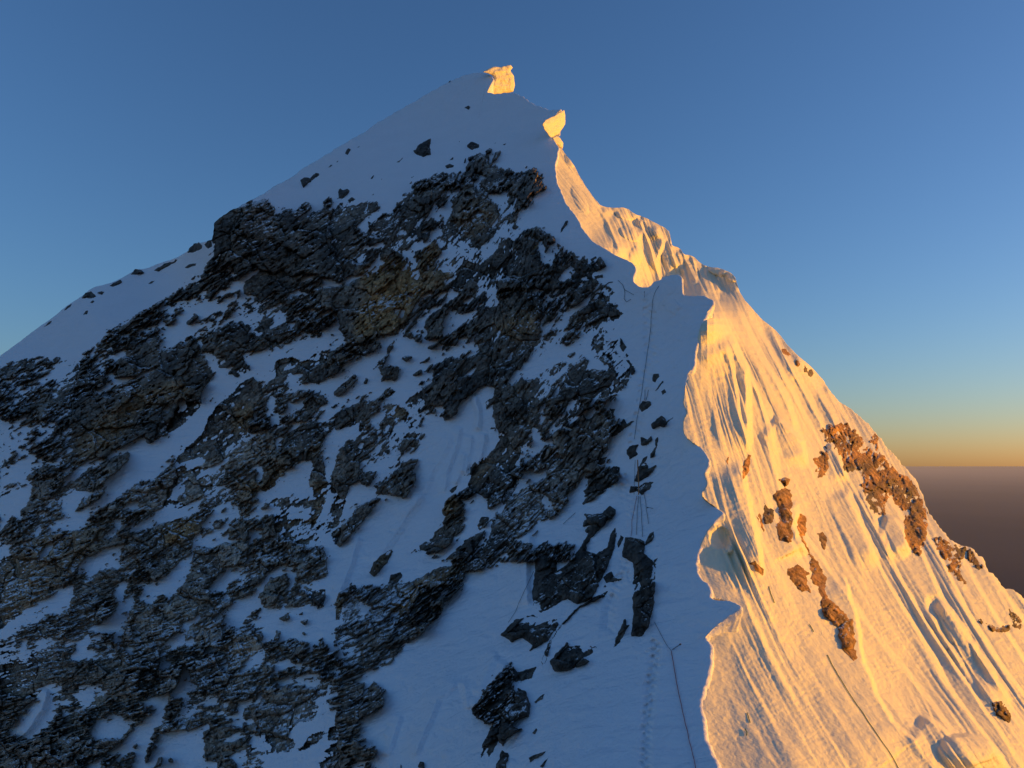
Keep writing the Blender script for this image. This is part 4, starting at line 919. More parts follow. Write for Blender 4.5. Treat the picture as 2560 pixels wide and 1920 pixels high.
# ------------------------------------------------------------------ sunlit east face
XR = np.arange(0, MW, 2); YR = np.arange(0, MH, 2)
def flow_map():
    s = [(1450,500,.75),(1600,600,.35),(1700,640,.30),(1800,800,.45),(1800,1000,.22),(1850,1200,.25),(1900,900,.5),(2000,1000,.5),(2100,1150,.52),(2000,1300,.5),(1900,1500,.38),(2050,1450,.5),(2200,1300,.55),(2100,1700,.63),(2300,1600,.65),(2400,1500,.6),(2500,1800,.72),(1850,1800,.5),(2600,1700,.7)]
    s = np.array(s); xs = GX.astype(float); q = xs.copy(); out = np.zeros((MH, MW))
    for j, y in enumerate(GY):
        w = 1.0 / (((xs[:, None] - s[:, 0]) ** 2 + (y - s[:, 1]) ** 2) + 60.0 ** 2) ** 1.5
        sl = (w * s[:, 2]).sum(1) / w.sum(1)
        q = np.interp(xs - sl * STEP, xs, q); out[j] = q
    return out
FLOW = flow_map()
REL_E = np.zeros((MH, MW))
for pts, A, wl, wr in [
    ([(1786,752),(1811,826),(1847,905),(1886,975),(1913,1026),(1925,1073),(1941,1147),(1961,1178)], 10, 30, 16),
    ([(1815,834),(1831,869),(1862,924),(1866,975),(1868,1081),(1864,1150)], 24, 85, 14),
    ([(1831,748),(1870,838),(1917,924),(1964,1002),(1988,1077),(2003,1120),(2027,1147)], 16, 55, 14),
    ([(1850,748),(1909,854),(1948,924),(1980,987),(2011,1050),(2042,1104)], 12, 35, 12),
    ([(1921,811),(1960,890),(2010,980),(2050,1060),(2075,1120)], 12, 35, 14),
    ([(1990,880),(2040,970),(2080,1040),(2110,1110)], 12, 40, 14),
    ([(2060,960),(2100,1030),(2140,1090),(2160,1130)], 10, 30, 12),
    ([(1932,1040),(1973,1075),(2004,1104),(2010,1145),(2012,1175)], 14, 70, 10),
    ([(1840,1150),(1855,1193),(1870,1265),(1886,1337),(1896,1395),(1906,1460)], 20, 72, 12),
    ([(1980,1253),(1990,1284),(1983,1311),(1990,1345),(2007,1369),(2014,1395)], 16, 80, 14),
    ([(2110,1217),(2125,1253),(2142,1297),(2166,1342),(2200,1420)], 16, 60, 13),
    ([(2147,1227),(2164,1260),(2183,1294),(2202,1337),(2240,1420)], 11, 38, 11),
    ([(2067,1111),(2086,1120),(2096,1135),(2106,1173),(2115,1207)], 12, 38, 10),
    ([(2337,1498),(2385,1546),(2422,1607),(2482,1691),(2540,1780)], 16, 55, 14),
    ([(2320,1480),(2330,1520),(2365,1585),(2420,1670),(2460,1740)], -10, 14, 40),
    ([(2099,1420),(2117,1474),(2144,1562),(2150,1631),(2187,1733),(2229,1806),(2286,1854),(2319,1925)], 15, 150, 8),
    ([(2300,1785),(2340,1815),(2376,1845),(2420,1842),(2470,1858),(2497,1890),(2500,1935)], 16, 90, 10),
    ([(2205,1290),(2235,1300),(2259,1325),(2267,1365),(2270,1395)], 14, 60, 8),
    ([(1508,516),(1525,570),(1545,610),(1565,645)], 8, 14, 30),
    ([(1536,530),(1570,560),(1600,585),(1590,620),(1610,660)], 9, 40, 12),
    ([(1600,545),(1640,580),(1650,600)], 10, 45, 14),
    ([(1636,560),(1655,600),(1640,650),(1650,690)], 9, 35, 10),
    ([(1676,600),(1680,640),(1700,680)], 7, 30, 10),
    ([(1700,620),(1720,660),(1745,720)], 8, 25, 10),
    ([(1731,640),(1755,690),(1780,745)], 8, 25, 10),
    ([(1767,668),(1790,710),(1800,745)], 8, 30, 10),
    ([(1801,672),(1835,688),(1844,705),(1850,735)], 12, 40, 9),
    ([(1850,1480),(1900,1590),(1940,1670),(1985,1750),(2010,1800)], 5, 30, 9)]:
    ridge(REL_E, pts, A, wl, wr, (0.12, 0.28))

def bump(m, cx, cy, rx, ry, A, ang=0.0, p=0.5):
    r = max(rx, ry) * 1.2
    i0 = int((cx - r - X0) / STEP); i1 = int((cx + r - X0) / STEP) + 2; j0 = int((cy - r - Y0) / STEP); j1 = int((cy + r - Y0) / STEP) + 2
    xx, yy = np.meshgrid(GX[i0:i1].astype(float) - cx, GY[j0:j1].astype(float) - cy)
    c, s = math.cos(ang), math.sin(ang); u = xx * c + yy * s; v = -xx * s + yy * c
    m[j0:j1, i0:i1] += A * np.clip(1 - (u / rx) ** 2 - (v / ry) ** 2, 0, 1) ** p
for b_ in [(2430,1890,88,52,16,0.35,0.9),(2236,1345,34,60,7,-0.4,1.0),(1800,1345,26,28,-7,0.4),(1822,1374,9,12,6,0),
           (1560,532,34,15,10,0.4,0.7),(1575,585,30,16,8,0.4,0.7),(1548,630,16,22,6,0,0.7),(1590,640,18,26,6,0.2,0.7),(1790,676,26,12,8,0.4,0.7),(1425,400,10,20,5,-0.4,0.8),(1450,500,14,40,5,-0.5,0.8),(1832,692,16,14,5,0),(1725,690,20,30,5,0)]:
    bump(REL_E, *b_)
NEAR_E = blur(MASK_E, 9)
WEST_IN = np.zeros((MH, MW)); fill(WEST_IN, [(600, 2400)] + CREST + [(1300, 200), (900, 400)], 1.0); WEST_IN = blur(WEST_IN, 16)
def relief_east(px, py):
    q = sample(FLOW, px, py); T = sample(MASK_E, px, py); near = sample(NEAR_E, px, py)
    q = q + 5 * vnoise(q / 50, py / 160, 401) + 2 * vnoise(q / 20, py / 60, 402)
    def saw(u, sharp):
        f = u - np.floor(u)
        return np.where(f < sharp, f / sharp, (1 - f) / (1 - sharp))
    w1 = fbm(q / 120, py / 800, 411, 2); w2 = fbm(q / 50, py / 420, 412, 2)
    k1 = np.clip(0.5 + 0.9 * vnoise(q / 130, py / 700, 413), 0, 1); k2 = np.clip(0.5 + 0.9 * vnoise(q / 70, py / 420, 414), 0, 1)
    broad = np.clip((py - 1400) / 160, 0, 1) * np.clip((2150 - px + 0.6 * (py - 1600)) / 60, 0, 1)     # smooth open slope low on the ridge
    fl = (1 - 0.75 * broad) * (1 - 0.8 * np.clip(2.4 * sample(WEST_IN, px - 45, py), 0, 1) * np.clip((py - 740) / 60, 0.35, 1))
    hs = 5 * fbm(px / 150, py / 220, 421, 3) + fl * (25 * (0.3 + 0.7 * k1) * saw(q / 56 + 0.9 * w1, 0.78) + 5.5 * (0.15 + 0.85 * k2) * saw(q / 19 + 0.8 * w2, 0.76) + 1.2 * fbm(q / 7, py / 160, 423, 3) + 1.3 * k1 * (1 - np.abs(vnoise(q / 15, py / 360, 435)) * 2.2) + 0.7 * k2 * (1 - np.abs(vnoise(q / 6.5, py / 240, 436)) * 2.2))
    hs = hs + 2.3 * sample(REL_E, px, py) + 0.5 * fbm(px / 14, py / 14, 425, 3)
    rip = np.sin((py + 0.5 * px) / 2.6 + 3 * vnoise(px / 22, py / 22, 427)) * np.clip(vnoise(px / 90, py / 90, 428) * 2 + 0.3, 0, 1)
    hs = hs + 0.35 * rip
    crust = np.clip(fbm(px / 45, py / 90, 431, 3) * 1.5, 0, 1) * fl
    hs = hs + 1.6 * crust * np.abs(fbm(px / 8, py / 16, 433, 3))
    z1, j1 = facets(px / 30, py / 38, 441); z2, j2 = facets(px / 11, py / 14, 443)
    n1 = fbm(px / 30, py / 30, 445, 3); n2 = fbm(px / 9, py / 11, 447, 3)
    amp = np.clip((near + 1.3) * 1.2, 0.0, 1)
    m = T + amp * (0.6 * n1 + 0.9 * n2 + 0.3 * z2)
    hr = 6 * z1 + 3 * z2 + 3 * n1 + 1.5 * n2 - 2.5 * np.clip(1 - j1 / 0.1, 0, 1) ** 2
    hrock = hs + np.clip(m * 6, -6, 3) + (hr + 2) * np.clip(m * 1.6, 0, 1)
    return m, hs, hrock

sk = np.array(SKY_RIGHT, float)
dense = [sk[0]]
for a, b in zip(sk[:-1], sk[1:]):
    n = max(1, int(np.hypot(*(b - a)) / 2)); dense += [a + (b - a) * (k + 1) / n for k in range(n)]
sk = np.array(dense); arc = np.arange(len(sk)) * 2.0; jag = np.clip((sk[:, 1] - 850) / 250, 0.25, 1) * (3.2 * vnoise(arc / 26, arc * 0 + 3, 501) + 2.6 * vnoise(arc / 9, arc * 0 + 7, 502)); sk = sk + np.stack([jag, -jag], -1) / math.sqrt(2); a_ = (sk[:, 0] + sk[:, 1]) / math.sqrt(2); a_ = np.maximum.accumulate(a_ + np.arange(len(a_)) * 1e-4)
NA = int((a_[-1] - a_[0]) / 2.3 * Q)
aa = np.linspace(a_[0], a_[-1], NA)
sx = np.interp(aa, a_, sk[:, 0]); sy = np.interp(aa, a_, sk[:, 1])
cr = np.array([p for p in CREST], float)
dc = []
for a, b in zip(cr[:-1], cr[1:]):
    n = max(1, int(np.hypot(*(b - a)) / 3)); dc += [a + (b - a) * k / n for k in range(n)]
dc = np.array(dc); ca = (dc[:, 0] + dc[:, 1]) / math.sqrt(2); cb = (dc[:, 1] - dc[:, 0]) / math.sqrt(2)
sb = (sy - sx) / math.sqrt(2)
bmax = np.array([max(20.0, (cb[np.abs(ca - a) < 45].max() if (np.abs(ca - a) < 45).any() else -1e9) - s + 55) for a, s in zip(aa, sb)])
low = (2080 - sy) * math.sqrt(2)
has = np.array([(np.abs(ca - a) < 45).any() for a in aa])
bmax = np.where(has, np.minimum(bmax, np.maximum(low, 30)), np.maximum(low, 30))
k = 25; bmax = np.convolve(np.pad(bmax, k, mode='edge'), np.ones(2 * k + 1) / (2 * k + 1), 'valid')
NB = int(400 * Q)
bb = np.linspace(0, 1, NB)[None] * bmax[:, None]
ex = sx[:, None] - bb / math.sqrt(2); ey = sy[:, None] + bb / math.sqrt(2)
m_e, hs_e, hr_e = relief_east(ex, ey)
WPOLY = [(600, 2400)] + CREST + [(1300, 200), (900, 400)]
under = inside(WPOLY, ex, ey)
d_e = de(ex, ey)
lim = dw(ex, ey)
d_s = lift(d_e, hs_e); d_r = lift(d_e, hr_e)
floor_ = np.where(under, lim * 1.0 + 0.9 + 0.012 * lim, 0)
d_s = np.maximum(d_s, floor_); d_r = np.maximum(d_r, floor_ + 0.05)
snow_e = world(ex, ey, d_s); rock_e = world(ex, ey, d_r)
def skirt_e(P):
    first = P[:, 0]
    offs = [(40.0, 60.0, -90.0), (8.0, 14.0, -16.0), (1.2, 3.0, -2.2), (0.25, 0.8, -0.3), (0.05, 0.25, -0.03)]
    return np.concatenate([np.stack([first + np.array(o) for o in offs], 1), P], 1)
snow_e = skirt_e(snow_e); rock_e = skirt_e(rock_e)
m_e = np.concatenate([np.repeat(m_e[:, :1], 5, 1), m_e], 1)
exe = np.concatenate([np.repeat(ex[:, :1], 5, 1), ex], 1); eye = np.concatenate([np.repeat(ey[:, :1], 5, 1), ey], 1)
NBE = NB + 5
ii, jj = np.meshgrid(np.arange(NA - 1), np.arange(NBE - 1), indexing='ij')
v00 = ii * NBE + jj
quads = np.stack([v00, v00 + 1, v00 + NBE + 1, v00 + NBE], -1)
mx_ = np.maximum(np.maximum(m_e[:-1, :-1], m_e[1:, :-1]), np.maximum(m_e[:-1, 1:], m_e[1:, 1:]))
mn_ = np.minimum(np.minimum(m_e[:-1, :-1], m_e[1:, :-1]), np.minimum(m_e[:-1, 1:], m_e[1:, 1:]))
e_attr = dict(brown=np.clip(0.6 + 0.9 * vnoise(exe / 50, eye / 50, 451), 0, 1) * np.clip((2480 - exe) / 120, 0.35, 1), grey=np.clip(vnoise(exe / 40, eye / 40, 453), 0, 1))
tag(submesh('fluted_face', snow_e, mn_ < 0.30, M_SNOW_SUNTINT), kind='structure')
tag(submesh('east_rock_face', rock_e, mx_ > -0.22, M_ROCK_E, e_attr), kind='structure')

# ------------------------------------------------------------------ camera, sun, sky, lowland
SUN_AZ = math.radians(80); SUN_EL = math.radians(4.2)
cam = bpy.data.cameras.new('camera'); co = bpy.data.objects.new('camera', cam); C.objects.link(co)
cam.sensor_width = 36; cam.lens = 36 * F / 2560; cam.clip_start = 0.5; cam.clip_end = 2e6
co.rotation_euler = (math.pi / 2 + PITCH, 0, 0)
bpy.context.scene.camera = co
sun = bpy.data.lights.new('sun', 'SUN'); sun.energy = 3.3; sun.angle = math.radians(0.55); sun.color = (1.0, 0.425, 0.0)
so = bpy.data.objects.new('sun', sun); C.objects.link(so)
sd = Vector((math.sin(SUN_AZ) * math.cos(SUN_EL), math.cos(SUN_AZ) * math.cos(SUN_EL), math.sin(SUN_EL)))
so.rotation_euler = (-sd).to_track_quat('-Z', 'Y').to_euler(); so.location = sd * 300
w = bpy.data.worlds.new('World'); bpy.context.scene.world = w; w.use_nodes = True
nt = w.node_tree; bg = nt.nodes['Background']
sk_ = nt.nodes.new('ShaderNodeTexSky'); sk_.sky_type = 'NISHITA'; sk_.sun_disc = False
sk_.sun_elevation = SUN_EL; sk_.sun_rotation = SUN_AZ; sk_.altitude = 2000; sk_.air_density = 1.4; sk_.dust_density = 2.8; sk_.ozone_density = 4.0
tint = nt.nodes.new('ShaderNodeMix'); tint.data_type = 'RGBA'; tint.blend_type = 'MULTIPLY'; tint.inputs[0].default_value = 1; tint.inputs[7].default_value = (1.12, 0.95, 1.0, 1)
nt.links.new(sk_.outputs[0], tint.inputs[6]); nt.links.new(tint.outputs[2], bg.inputs[0]); bg.inputs[1].default_value = 0.15
sc = bpy.context.scene
sc.view_settings.view_transform = 'Standard'; sc.view_settings.look = 'None'; sc.view_settings.gamma = 1; sc.view_settings.exposure = 0.85
sc.cycles.use_denoising = True
sc.cycles.max_bounces = 4; sc.cycles.diffuse_bounces = 3; sc.cycles.glossy_bounces = 2
# ------------------------------------------------------------------ single rocks, cornices, ropes, stakes
def poly_dist(poly, x, y):
    p = np.asarray(poly, float); best = np.full(x.shape, 1e9); bx_ = np.zeros(x.shape); by_ = np.zeros(x.shape)
    for i in range(len(p)):
        a = p[i]; d = p[(i + 1) % len(p)] - a
        t = np.clip(((x - a[0]) * d[0] + (y - a[1]) * d[1]) / max(d @ d, 1e-9), 0, 1)
        qx = a[0] + t * d[0]; qy = a[1] + t * d[1]; r = np.hypot(x - qx, y - qy); c = r < best
        best = np.where(c, r, best); bx_ = np.where(c, qx, bx_); by_ = np.where(c, qy, by_)
    return best, bx_, by_

def ragged(poly, amp, seed):
    p = np.asarray(poly, float); out = []
    for a, b in zip(p, np.roll(p, -1, 0)):
        n = max(1, int(np.hypot(*(b - a)) / 3.0)); out += [a + (b - a) * k / n for k in range(n)]
    o = np.array(out)
    dx = vnoise(o[:, 0] / 14, o[:, 1] / 14, seed) + 0.7 * vnoise(o[:, 0] / 5.5, o[:, 1] / 5.5, seed + 1)
    dy = vnoise(o[:, 0] / 14, o[:, 1] / 14, seed + 2) + 0.7 * vnoise(o[:, 0] / 5.5, o[:, 1] / 5.5, seed + 3)
    return np.stack([o[:, 0] + amp * dx, o[:, 1] + amp * dy], -1)

def closed_lump(name, poly, step, front, back, mat, attrs=None):
    """a closed solid whose silhouette is poly: front() and back() give the depth of the two sides from (px, py, distance to the rim)"""
    p = np.asarray(poly, float)
    xs = np.arange(p[:, 0].min() - 2 * step, p[:, 0].max() + 3 * step, step); ys = np.arange(p[:, 1].min() - 2 * step, p[:, 1].max() + 3 * step, step)
    gx, gy = np.meshgrid(xs, ys, indexing='ij')
    ins = inside(p, gx, gy); sd, nx, ny = poly_dist(p, gx, gy)
    use = ins | (sd < 0.75 * step); rim = use & (~ins | (sd < 0.45 * step))
    gx = np.where(rim, nx, gx); gy = np.where(rim, ny, gy); sd = np.where(rim, 0, sd)
    fi = np.full(gx.shape, -1); fi[use] = np.arange(use.sum())
    inner = use & ~rim; nb = int(inner.sum()); bi = fi.copy(); bi[inner] = use.sum() + np.arange(nb)
    fx, fy, fs = gx[use], gy[use], sd[use]; kx, ky, ks = gx[inner], gy[inner], sd[inner]
    V = np.concatenate([world(fx, fy, front(fx, fy, fs)), world(kx, ky, back(kx, ky, ks))])
    quads, tris = [], []
    for idx, flip in ((fi, False), (bi, True)):
        q = np.stack([idx[:-1, :-1], idx[1:, :-1], idx[1:, 1:], idx[:-1, 1:]], -1).reshape(-1, 4)
        ok = (q >= 0).sum(1)
        f4 = q[ok == 4]; f3 = q[ok == 3]; f3 = f3[f3 >= 0].reshape(-1, 3) if len(f3) else np.zeros((0, 3), int)
        quads.append(f4[:, ::-1] if flip else f4); tris.append(f3[:, ::-1] if flip else f3)
    quads = np.concatenate(quads); tris = np.concatenate(tris)
    loc = V.mean(0)
    at = None
    if attrs:
        ax = np.concatenate([fx, kx]); ay = np.concatenate([fy, ky]); at = {k: f(ax, ay) for k, f in attrs.items()}
    o = mesh_object(name, V - loc, quads, mat, at, tris=tris)
    o.location = loc
    return o

def area(p):
    p = np.asarray(p, float); x, y = p[:, 0], p[:, 1]
    return abs((x * np.roll(y, -1) - y * np.roll(x, -1)).sum()) / 2

def west_surface(px, py):
    return lift(dw(px, py), relief_west(px, py)[1])
def east_surface(px, py):
    return lift(de(px, py), relief_east(px, py)[1])

def rock(name, win, pts, label, group=None, east=False, brown=None, rough=1.6, seed=[0]):
    seed[0] += 7
    poly = outline(win, pts); A = math.sqrt(area(poly)); B = min(max(0.30 * A, 3.5), 26)
    if not east: poly = ragged(poly, min(2.2, 0.07 * A + 0.2), 900 + seed[0])
    else: poly = ragged(poly, min(5.0, 0.10 * A + 0.3), 900 + seed[0])
    surf = east_surface if east else west_surface
    base = de if east else dw
    pp = np.asarray(poly); hm = rock_relief(pp[:, 0], pp[:, 1])[0].mean()
    def prof(s): return np.clip(s / (0.75 * B), 0, 1) ** 0.55
    def front(x, y, s):
        hr = np.maximum(rock_relief(x, y)[0] - hm, (-0.15 if east else -0.6) * B)
        if east: hr = 0.9 * hr + 3.5 * fbm(x / 9, y / 14, 79, 3)
        h = -1.6 + (B * (0.35 if east else 0.7) + 1.6) * prof(s) + (0.8 if east else 1.15) * hr * np.clip(s / 7, 0, 1)
        return surf(x, y) - GAIN * h * base(x, y) / F
    def back(x, y, s): return surf(x, y) + (1.6 + 0.8 * B * prof(s)) * GAIN * base(x, y) / F
    br = (lambda x, y: np.full(x.shape, brown) + 0.25 * vnoise(x / 20, y / 20, 77)) if brown is not None else (lambda x, y: np.clip(sample(TINT_B, x, y), 0, 1))
    o = closed_lump(name, poly, 2.3 if A > 25 else 1.5, front, back, M_ROCK_E if east else M_STONE,
                    dict(brown=br, grey=lambda x, y: np.clip(0.05 + 0.8 * vnoise(x / 35, y / 35, 78), 0, 1)))
    return tag(o, label, 'rock', group, 'thing')

GA = 'rocks in the snow along the boot track'; GB = 'boulders scattered on the upper snow slope'; GC = 'rocks along the left skyline'
GD = 'rock islands in the snow gully'; GE = 'rocks on the sunlit face'; GF = 'small rocks at the edge of the cliff'; GH = 'rocks at the bottom edge of the shaded face'
for name, win, pts, label, grp in [
 ('rock_outcrop','N','770,100 880,20 1060,10 1130,-70 1200,-30 1200,20 1130,90 960,260 900,340 900,410 1000,430 1100,370 1160,200 1200,150 1210,230 1190,380 1080,650 990,830 960,900 800,960 700,900 640,930 430,1060 340,980 330,860 370,480 390,350 500,290 480,430 580,470 600,600 700,540 840,350 910,220 870,200 930,140 850,170 870,110','biggest dark rock in the lower snow, forked like antlers with snow between its arms',GA),
 ('rock_outcrop','N','0,1270 150,1120 330,1060 400,1090 360,1180 540,1110 600,1110 610,1160 500,1340 290,1450 330,1380 220,1310 130,1350','black beak-shaped rock jutting left just under the antler-shaped rock',GA),
 ('rock_rib','N','770,1010 1000,870 1130,810 1080,880 820,1000 640,1190 540,1340 480,1560 420,1620 430,1520 510,1330 600,1200','long thin rock rib curving down past the beak-shaped rock',GA),
 ('rock_outcrop','N','510,1540 650,1400 700,1340 720,1390 790,1380 920,1380 1000,1400 1050,1470 900,1580 700,1650 560,1660 530,1590','leaf-shaped black rock in smooth snow just below the thin rib',GA),
 ('rock_pillar','N','1260,460 1300,260 1400,260 1500,300 1500,430 1620,540 1600,950 1540,1200 1480,1290 1350,1300 1380,1050 1370,900 1410,750 1370,750 1390,640 1380,540 1330,500','tall upright dark rock pillar right of the trodden snow trench',GA),
 ('rock_horn','N','1500,340 1550,220 1600,190 1600,270 1520,350','small pointed rock horn beside the top of the tall pillar',GA),
 ('rock','N','1590,500 1650,460 1600,540','tiny rock spike on the right side of the tall pillar',GA),
 ('rock','N','1210,330 1250,240 1290,260 1230,380','small upright stone in snow between antler-shaped rock and tall pillar',GA),
 ('rock','N','1160,1430 1200,1300 1290,1110 1310,1110 1310,1180 1350,1150 1300,1260 1250,1350','black spearhead rock at the foot of the trodden snow trench',GA),
 ('rock','N','1060,680 1160,610 1190,680 1300,690 1220,720 1100,740','flat jagged rock at the left edge of the trodden trench',GA),
 ('rock','N','1060,790 1090,750 1110,780','tiny stone just below the flat jagged rock by the trench',GA),
 ('rock_slab','G','920,990 1050,990 1180,890 1250,900 1220,1050 1060,1160 900,1270 830,1320 890,1230 870,1150 910,1090','broad dark slab ending in a thin lower tip, left of the boot track',GA),
 ('rock_slab','G','1140,600 1170,490 1290,400 1310,450 1400,410 1400,430 1340,480 1200,580','narrow grey slab slanting up to the right beside the stacked blocks',GA),
 ('rock','G','1030,800 1120,790 1080,870 1000,890','small greenish stone at the lower right of the stacked blocks',GA),
 ('boulder','G','1560,460 1670,370 1720,400 1735,425 1800,370 1790,410 1700,490 1650,480 1580,520','lone boulder with a slab leaning on it, on open snow near the ridge edge',GA),
 ('rock','G','1440,280 1470,220 1560,220 1570,260 1510,320 1470,340','jagged rock under the hanging rope ends, halfway down the boot track',GA),
 ('rock','G','1130,290 1200,300 1170,370 1140,340','small brownish stone in the snow hollow above the grey slanting slab',GA),
 ('rock','G','1130,220 1180,170 1210,165 1150,230','thin crooked stone in the snow hollow below the big dark cliff',GA),
 ('rock','G','1670,120 1710,100 1720,130 1690,150','small block on open snow, second below the twin rocks near the ridge',GA),
 ('rock','G','1310,720 1370,670 1440,660 1410,740 1440,770 1340,830 1310,760','squat rock left of the ropes, above the rope-draped rock',GA),
 ('rock','G','1460,590 1530,610 1570,570 1590,620 1520,690 1460,680','rough rock right of the ropes below the lone boulder',GA),
 ('rock','G','1610,690 1600,620 1640,570 1640,660 1600,800 1560,820 1560,760','narrow upright rock, rightmost of the group below the lone boulder',GA),
 ('rock','G','1450,880 1480,810 1540,780 1520,840 1460,880','small rock touching the top of the rope-draped rock',GA),
 ('rock','G','1390,1050 1430,900 1480,840 1520,860 1530,920 1600,880 1630,880 1580,960 1540,1000 1440,1060','rock with orange ropes draped over its face',GA),
 ('rock','G','1340,1180 1350,1090 1400,1110 1490,1060 1600,1050 1560,1130 1470,1190 1420,1160','brown rock directly below the rope-draped rock, ropes dropping from it',GA),
 ('rock','F','1370,1460 1380,1390 1440,1380 1450,1420 1400,1480','upper of two small dark rocks on open snow near the sunlit edge',GA),
 ('rock','F','1380,1580 1480,1450 1490,1470 1420,1560','thin sliver of rock on open snow near the sunlit edge',GA),
 ('rock','F','1460,1570 1500,1540 1520,1580 1480,1610','tiny rock just right of the thin sliver on open snow',GA),
 ('rock','F','1585,1330 1605,1310 1600,1330','single tiny stone on bare snow closest to the sunlit edge',GA),
 ('rock','F','1040,1000 1110,1110 1070,1170 1030,1100','black stone at the top of the snow cone beside the boot track',GF),
 ('rock','F','1090,1240 1130,1240 1200,1360 1150,1420 1130,1300','black pointed stone low on the snow cone beside the boot track',GF),
 ('rock','F','1040,1450 1140,1440 1100,1520 1050,1480','dark stone at the foot of the snow cone beside the cliff',GF),
 ('rock','F','930,1090 960,1080 940,1120','tiny stone in the middle of the snow cone by the cliff',GF),
 ('rock','F','680,310 880,240 900,270 760,350 700,330','long flat rock on snow below the lit snow strip',GF),
 ('rock','F','760,380 860,350 860,390 790,410','small flat rock directly under the long flat rock below the lit strip',GF),
 ('rock','F','720,200 790,160 800,190 740,230','small tilted rock above the long flat rock below the lit strip',GF),
 ('rock_buttress','M','1550,1260 1480,1250 1380,1180 1460,1120 1570,1020 1640,850 1680,750 1730,740 1790,800 1830,880 1740,920 1850,960 1900,1080 1880,1200 1780,1230 1700,1290 1640,1350 1560,1290','black rock buttress under the wind-scooped snow lip at bottom centre',GH),
 ('rock_outcrop','T','860,1560 920,1440 1000,1400 1070,1450 1120,1430 1010,1500 960,1600 890,1680','slanting dark rock at the bottom edge, below the buttress with the snow lip',GH),
 ('rock_slab','T','1050,1150 1100,1130 1170,1110 1140,1180 1080,1190','small slab reaching right from the top of the buttress with the snow lip',GH),
 ('rock','T','1150,1300 1215,1250 1200,1290 1160,1310','small rock at the right edge of the buttress with the snow lip',GH),
 ('rock','T','1120,1600 1230,1560 1200,1590 1130,1630','flat dark rock alone in snow at the bottom edge, right of the slanting rock',GH),
 ('rock','T','940,1670 980,1560 1020,1590 1000,1670','dark rock at the very bottom edge between two snow tongues',GH),
 ('rock','T','1180,1650 1240,1590 1200,1660','small sliver of rock, lowest right in the snow at the bottom edge',GH),
 ('rock','T','1140,1470 1165,1440 1172,1452 1160,1480','small stone in snow right of the slanting bottom rock',GH),
 ('rock','M','720,1680 730,1590 745,1680','thin rock spike poking up from the snow at the bottom edge',GH),
 ('rock','M','880,1650 900,1600 935,1600 950,1680','stubby rock poking from snow at the bottom edge, beside the thin spike',GH),
 ('boulder','C','550,240 600,180 690,125 740,100 730,200 740,280 650,300 590,280','largest lone boulder on the upper snow slope, with a snow-filled notch',GB),
 ('boulder','C','1110,170 1150,140 1240,160 1240,200 1160,230 1110,200','round dark boulder right of the largest lone boulder',GB),
 ('rock','C','360,360 410,330 480,265 410,360','wedge-shaped sliver left of the largest lone boulder',GB),
 ('rock','C','920,340 970,290 970,330','small pointed rock below the round dark boulder',GB),
 ('rock','C','880,390 930,372 980,380 970,410 900,420','flat rock just below the small pointed rock on the upper slope',GB),
 ('rock','C','1375,162 1420,140 1405,162','left of two thin slivers near the top right of the upper slope',GB),
 ('rock','C','1460,180 1530,148 1500,180','right of two thin slivers near the top right of the upper slope',GB),
 ('rock','C','100,530 130,490 152,480 130,532','left of a pair of small slivers low on the upper slope',GB),
 ('rock','C','210,540 245,503 228,540','right of a pair of small slivers low on the upper slope',GB),
 ('rock','C','515,515 582,480 540,522','small tilted wedge just above the cliff edge on the upper slope',GB),
 ('rock','C','100,705 180,650 135,700','thin sliver of rock at the snow edge above the dark cliff',GB),
 ('rock','C','1020,150 1028,132 1042,130 1036,152','tiny stone just left of the round dark boulder',GB),
 ('rock','C','1458,455 1470,430 1495,420 1480,455','small stone above the blocky brown outcrop by the ridge, leftmost of three',GF),
 ('rock','C','1515,465 1555,440 1580,480 1540,485','middle stone of three above the blocky brown outcrop by the ridge',GF),
 ('rock','C','1600,485 1615,470 1650,475 1640,492','rightmost flat stone of three above the blocky brown outcrop',GF),
 ('rock','C','1300,245 1370,208 1362,250 1310,272','rock just above the dark cluster below the round dark boulder',GB),
 ('rock','C','1370,340 1400,260 1475,222 1420,330','rock right of the dark cluster below the round dark boulder',GB),
 ('rock','S','751,450 757,443 775,444 782,434 805,432 790,446 757,470','dark double-humped rock near the left outline of the snow dome',GB),
 ('rock','S','860,384 866,374 870,369 879,374 874,382 869,389','small black rock high on the left outline of the snow dome',GB),
 ('rock','S','818,422 826,411 834,411 829,416','little dark hump between the two rocks on the snow dome outline',GB),
 ('rock','S','887,374 895,366 904,362 897,369','highest thin sliver on the left outline of the snow dome',GB),
 ('rock','S','838,407 843,402 849,401 844,406','tiny stone below the small black rock on the dome outline',GB),
 ('rock','S','843,480 850,468 858,474 868,470 876,477 862,494 848,497','spiky little rock just above the top of the dark cliff',GB),
 ('rock','S','1158,273 1163,267 1170,263 1177,267 1172,276 1164,271','single small black rock just below the summit',GB),
 ('rock','S','866,500 880,492 890,497 874,506','low rock at the snow edge right of the spiky little rock',GB),
 ('boulder','S','464,634 474,620 484,609 497,606 507,613 505,622 490,630 478,632','rounded black boulder on the left skyline next to the dark tower',GC),
 ('rock','S','508,612 518,602 529,600 531,616 520,622','small block on the skyline wedged against the dark tower',GC),
 ('boulder','S','200,748 214,731 228,727 243,742 228,746','pyramid-shaped boulder on the lower left skyline',GC),
 ('rock','S','272,715 285,705 300,699 308,707 284,718','flat dark rock on the left skyline above the pyramid boulder',GC),
 ('rock','S','323,688 338,672 352,674 366,683 344,687','low dark hump midway along the left skyline',GC),
 ('rock','S','206,789 213,776 222,775 219,786','small stone on the snow just below the pyramid boulder',GC),
 ('rock','S','367,712 378,702 389,700 380,709','small stone on the snow slope under the middle of the left skyline',GC),
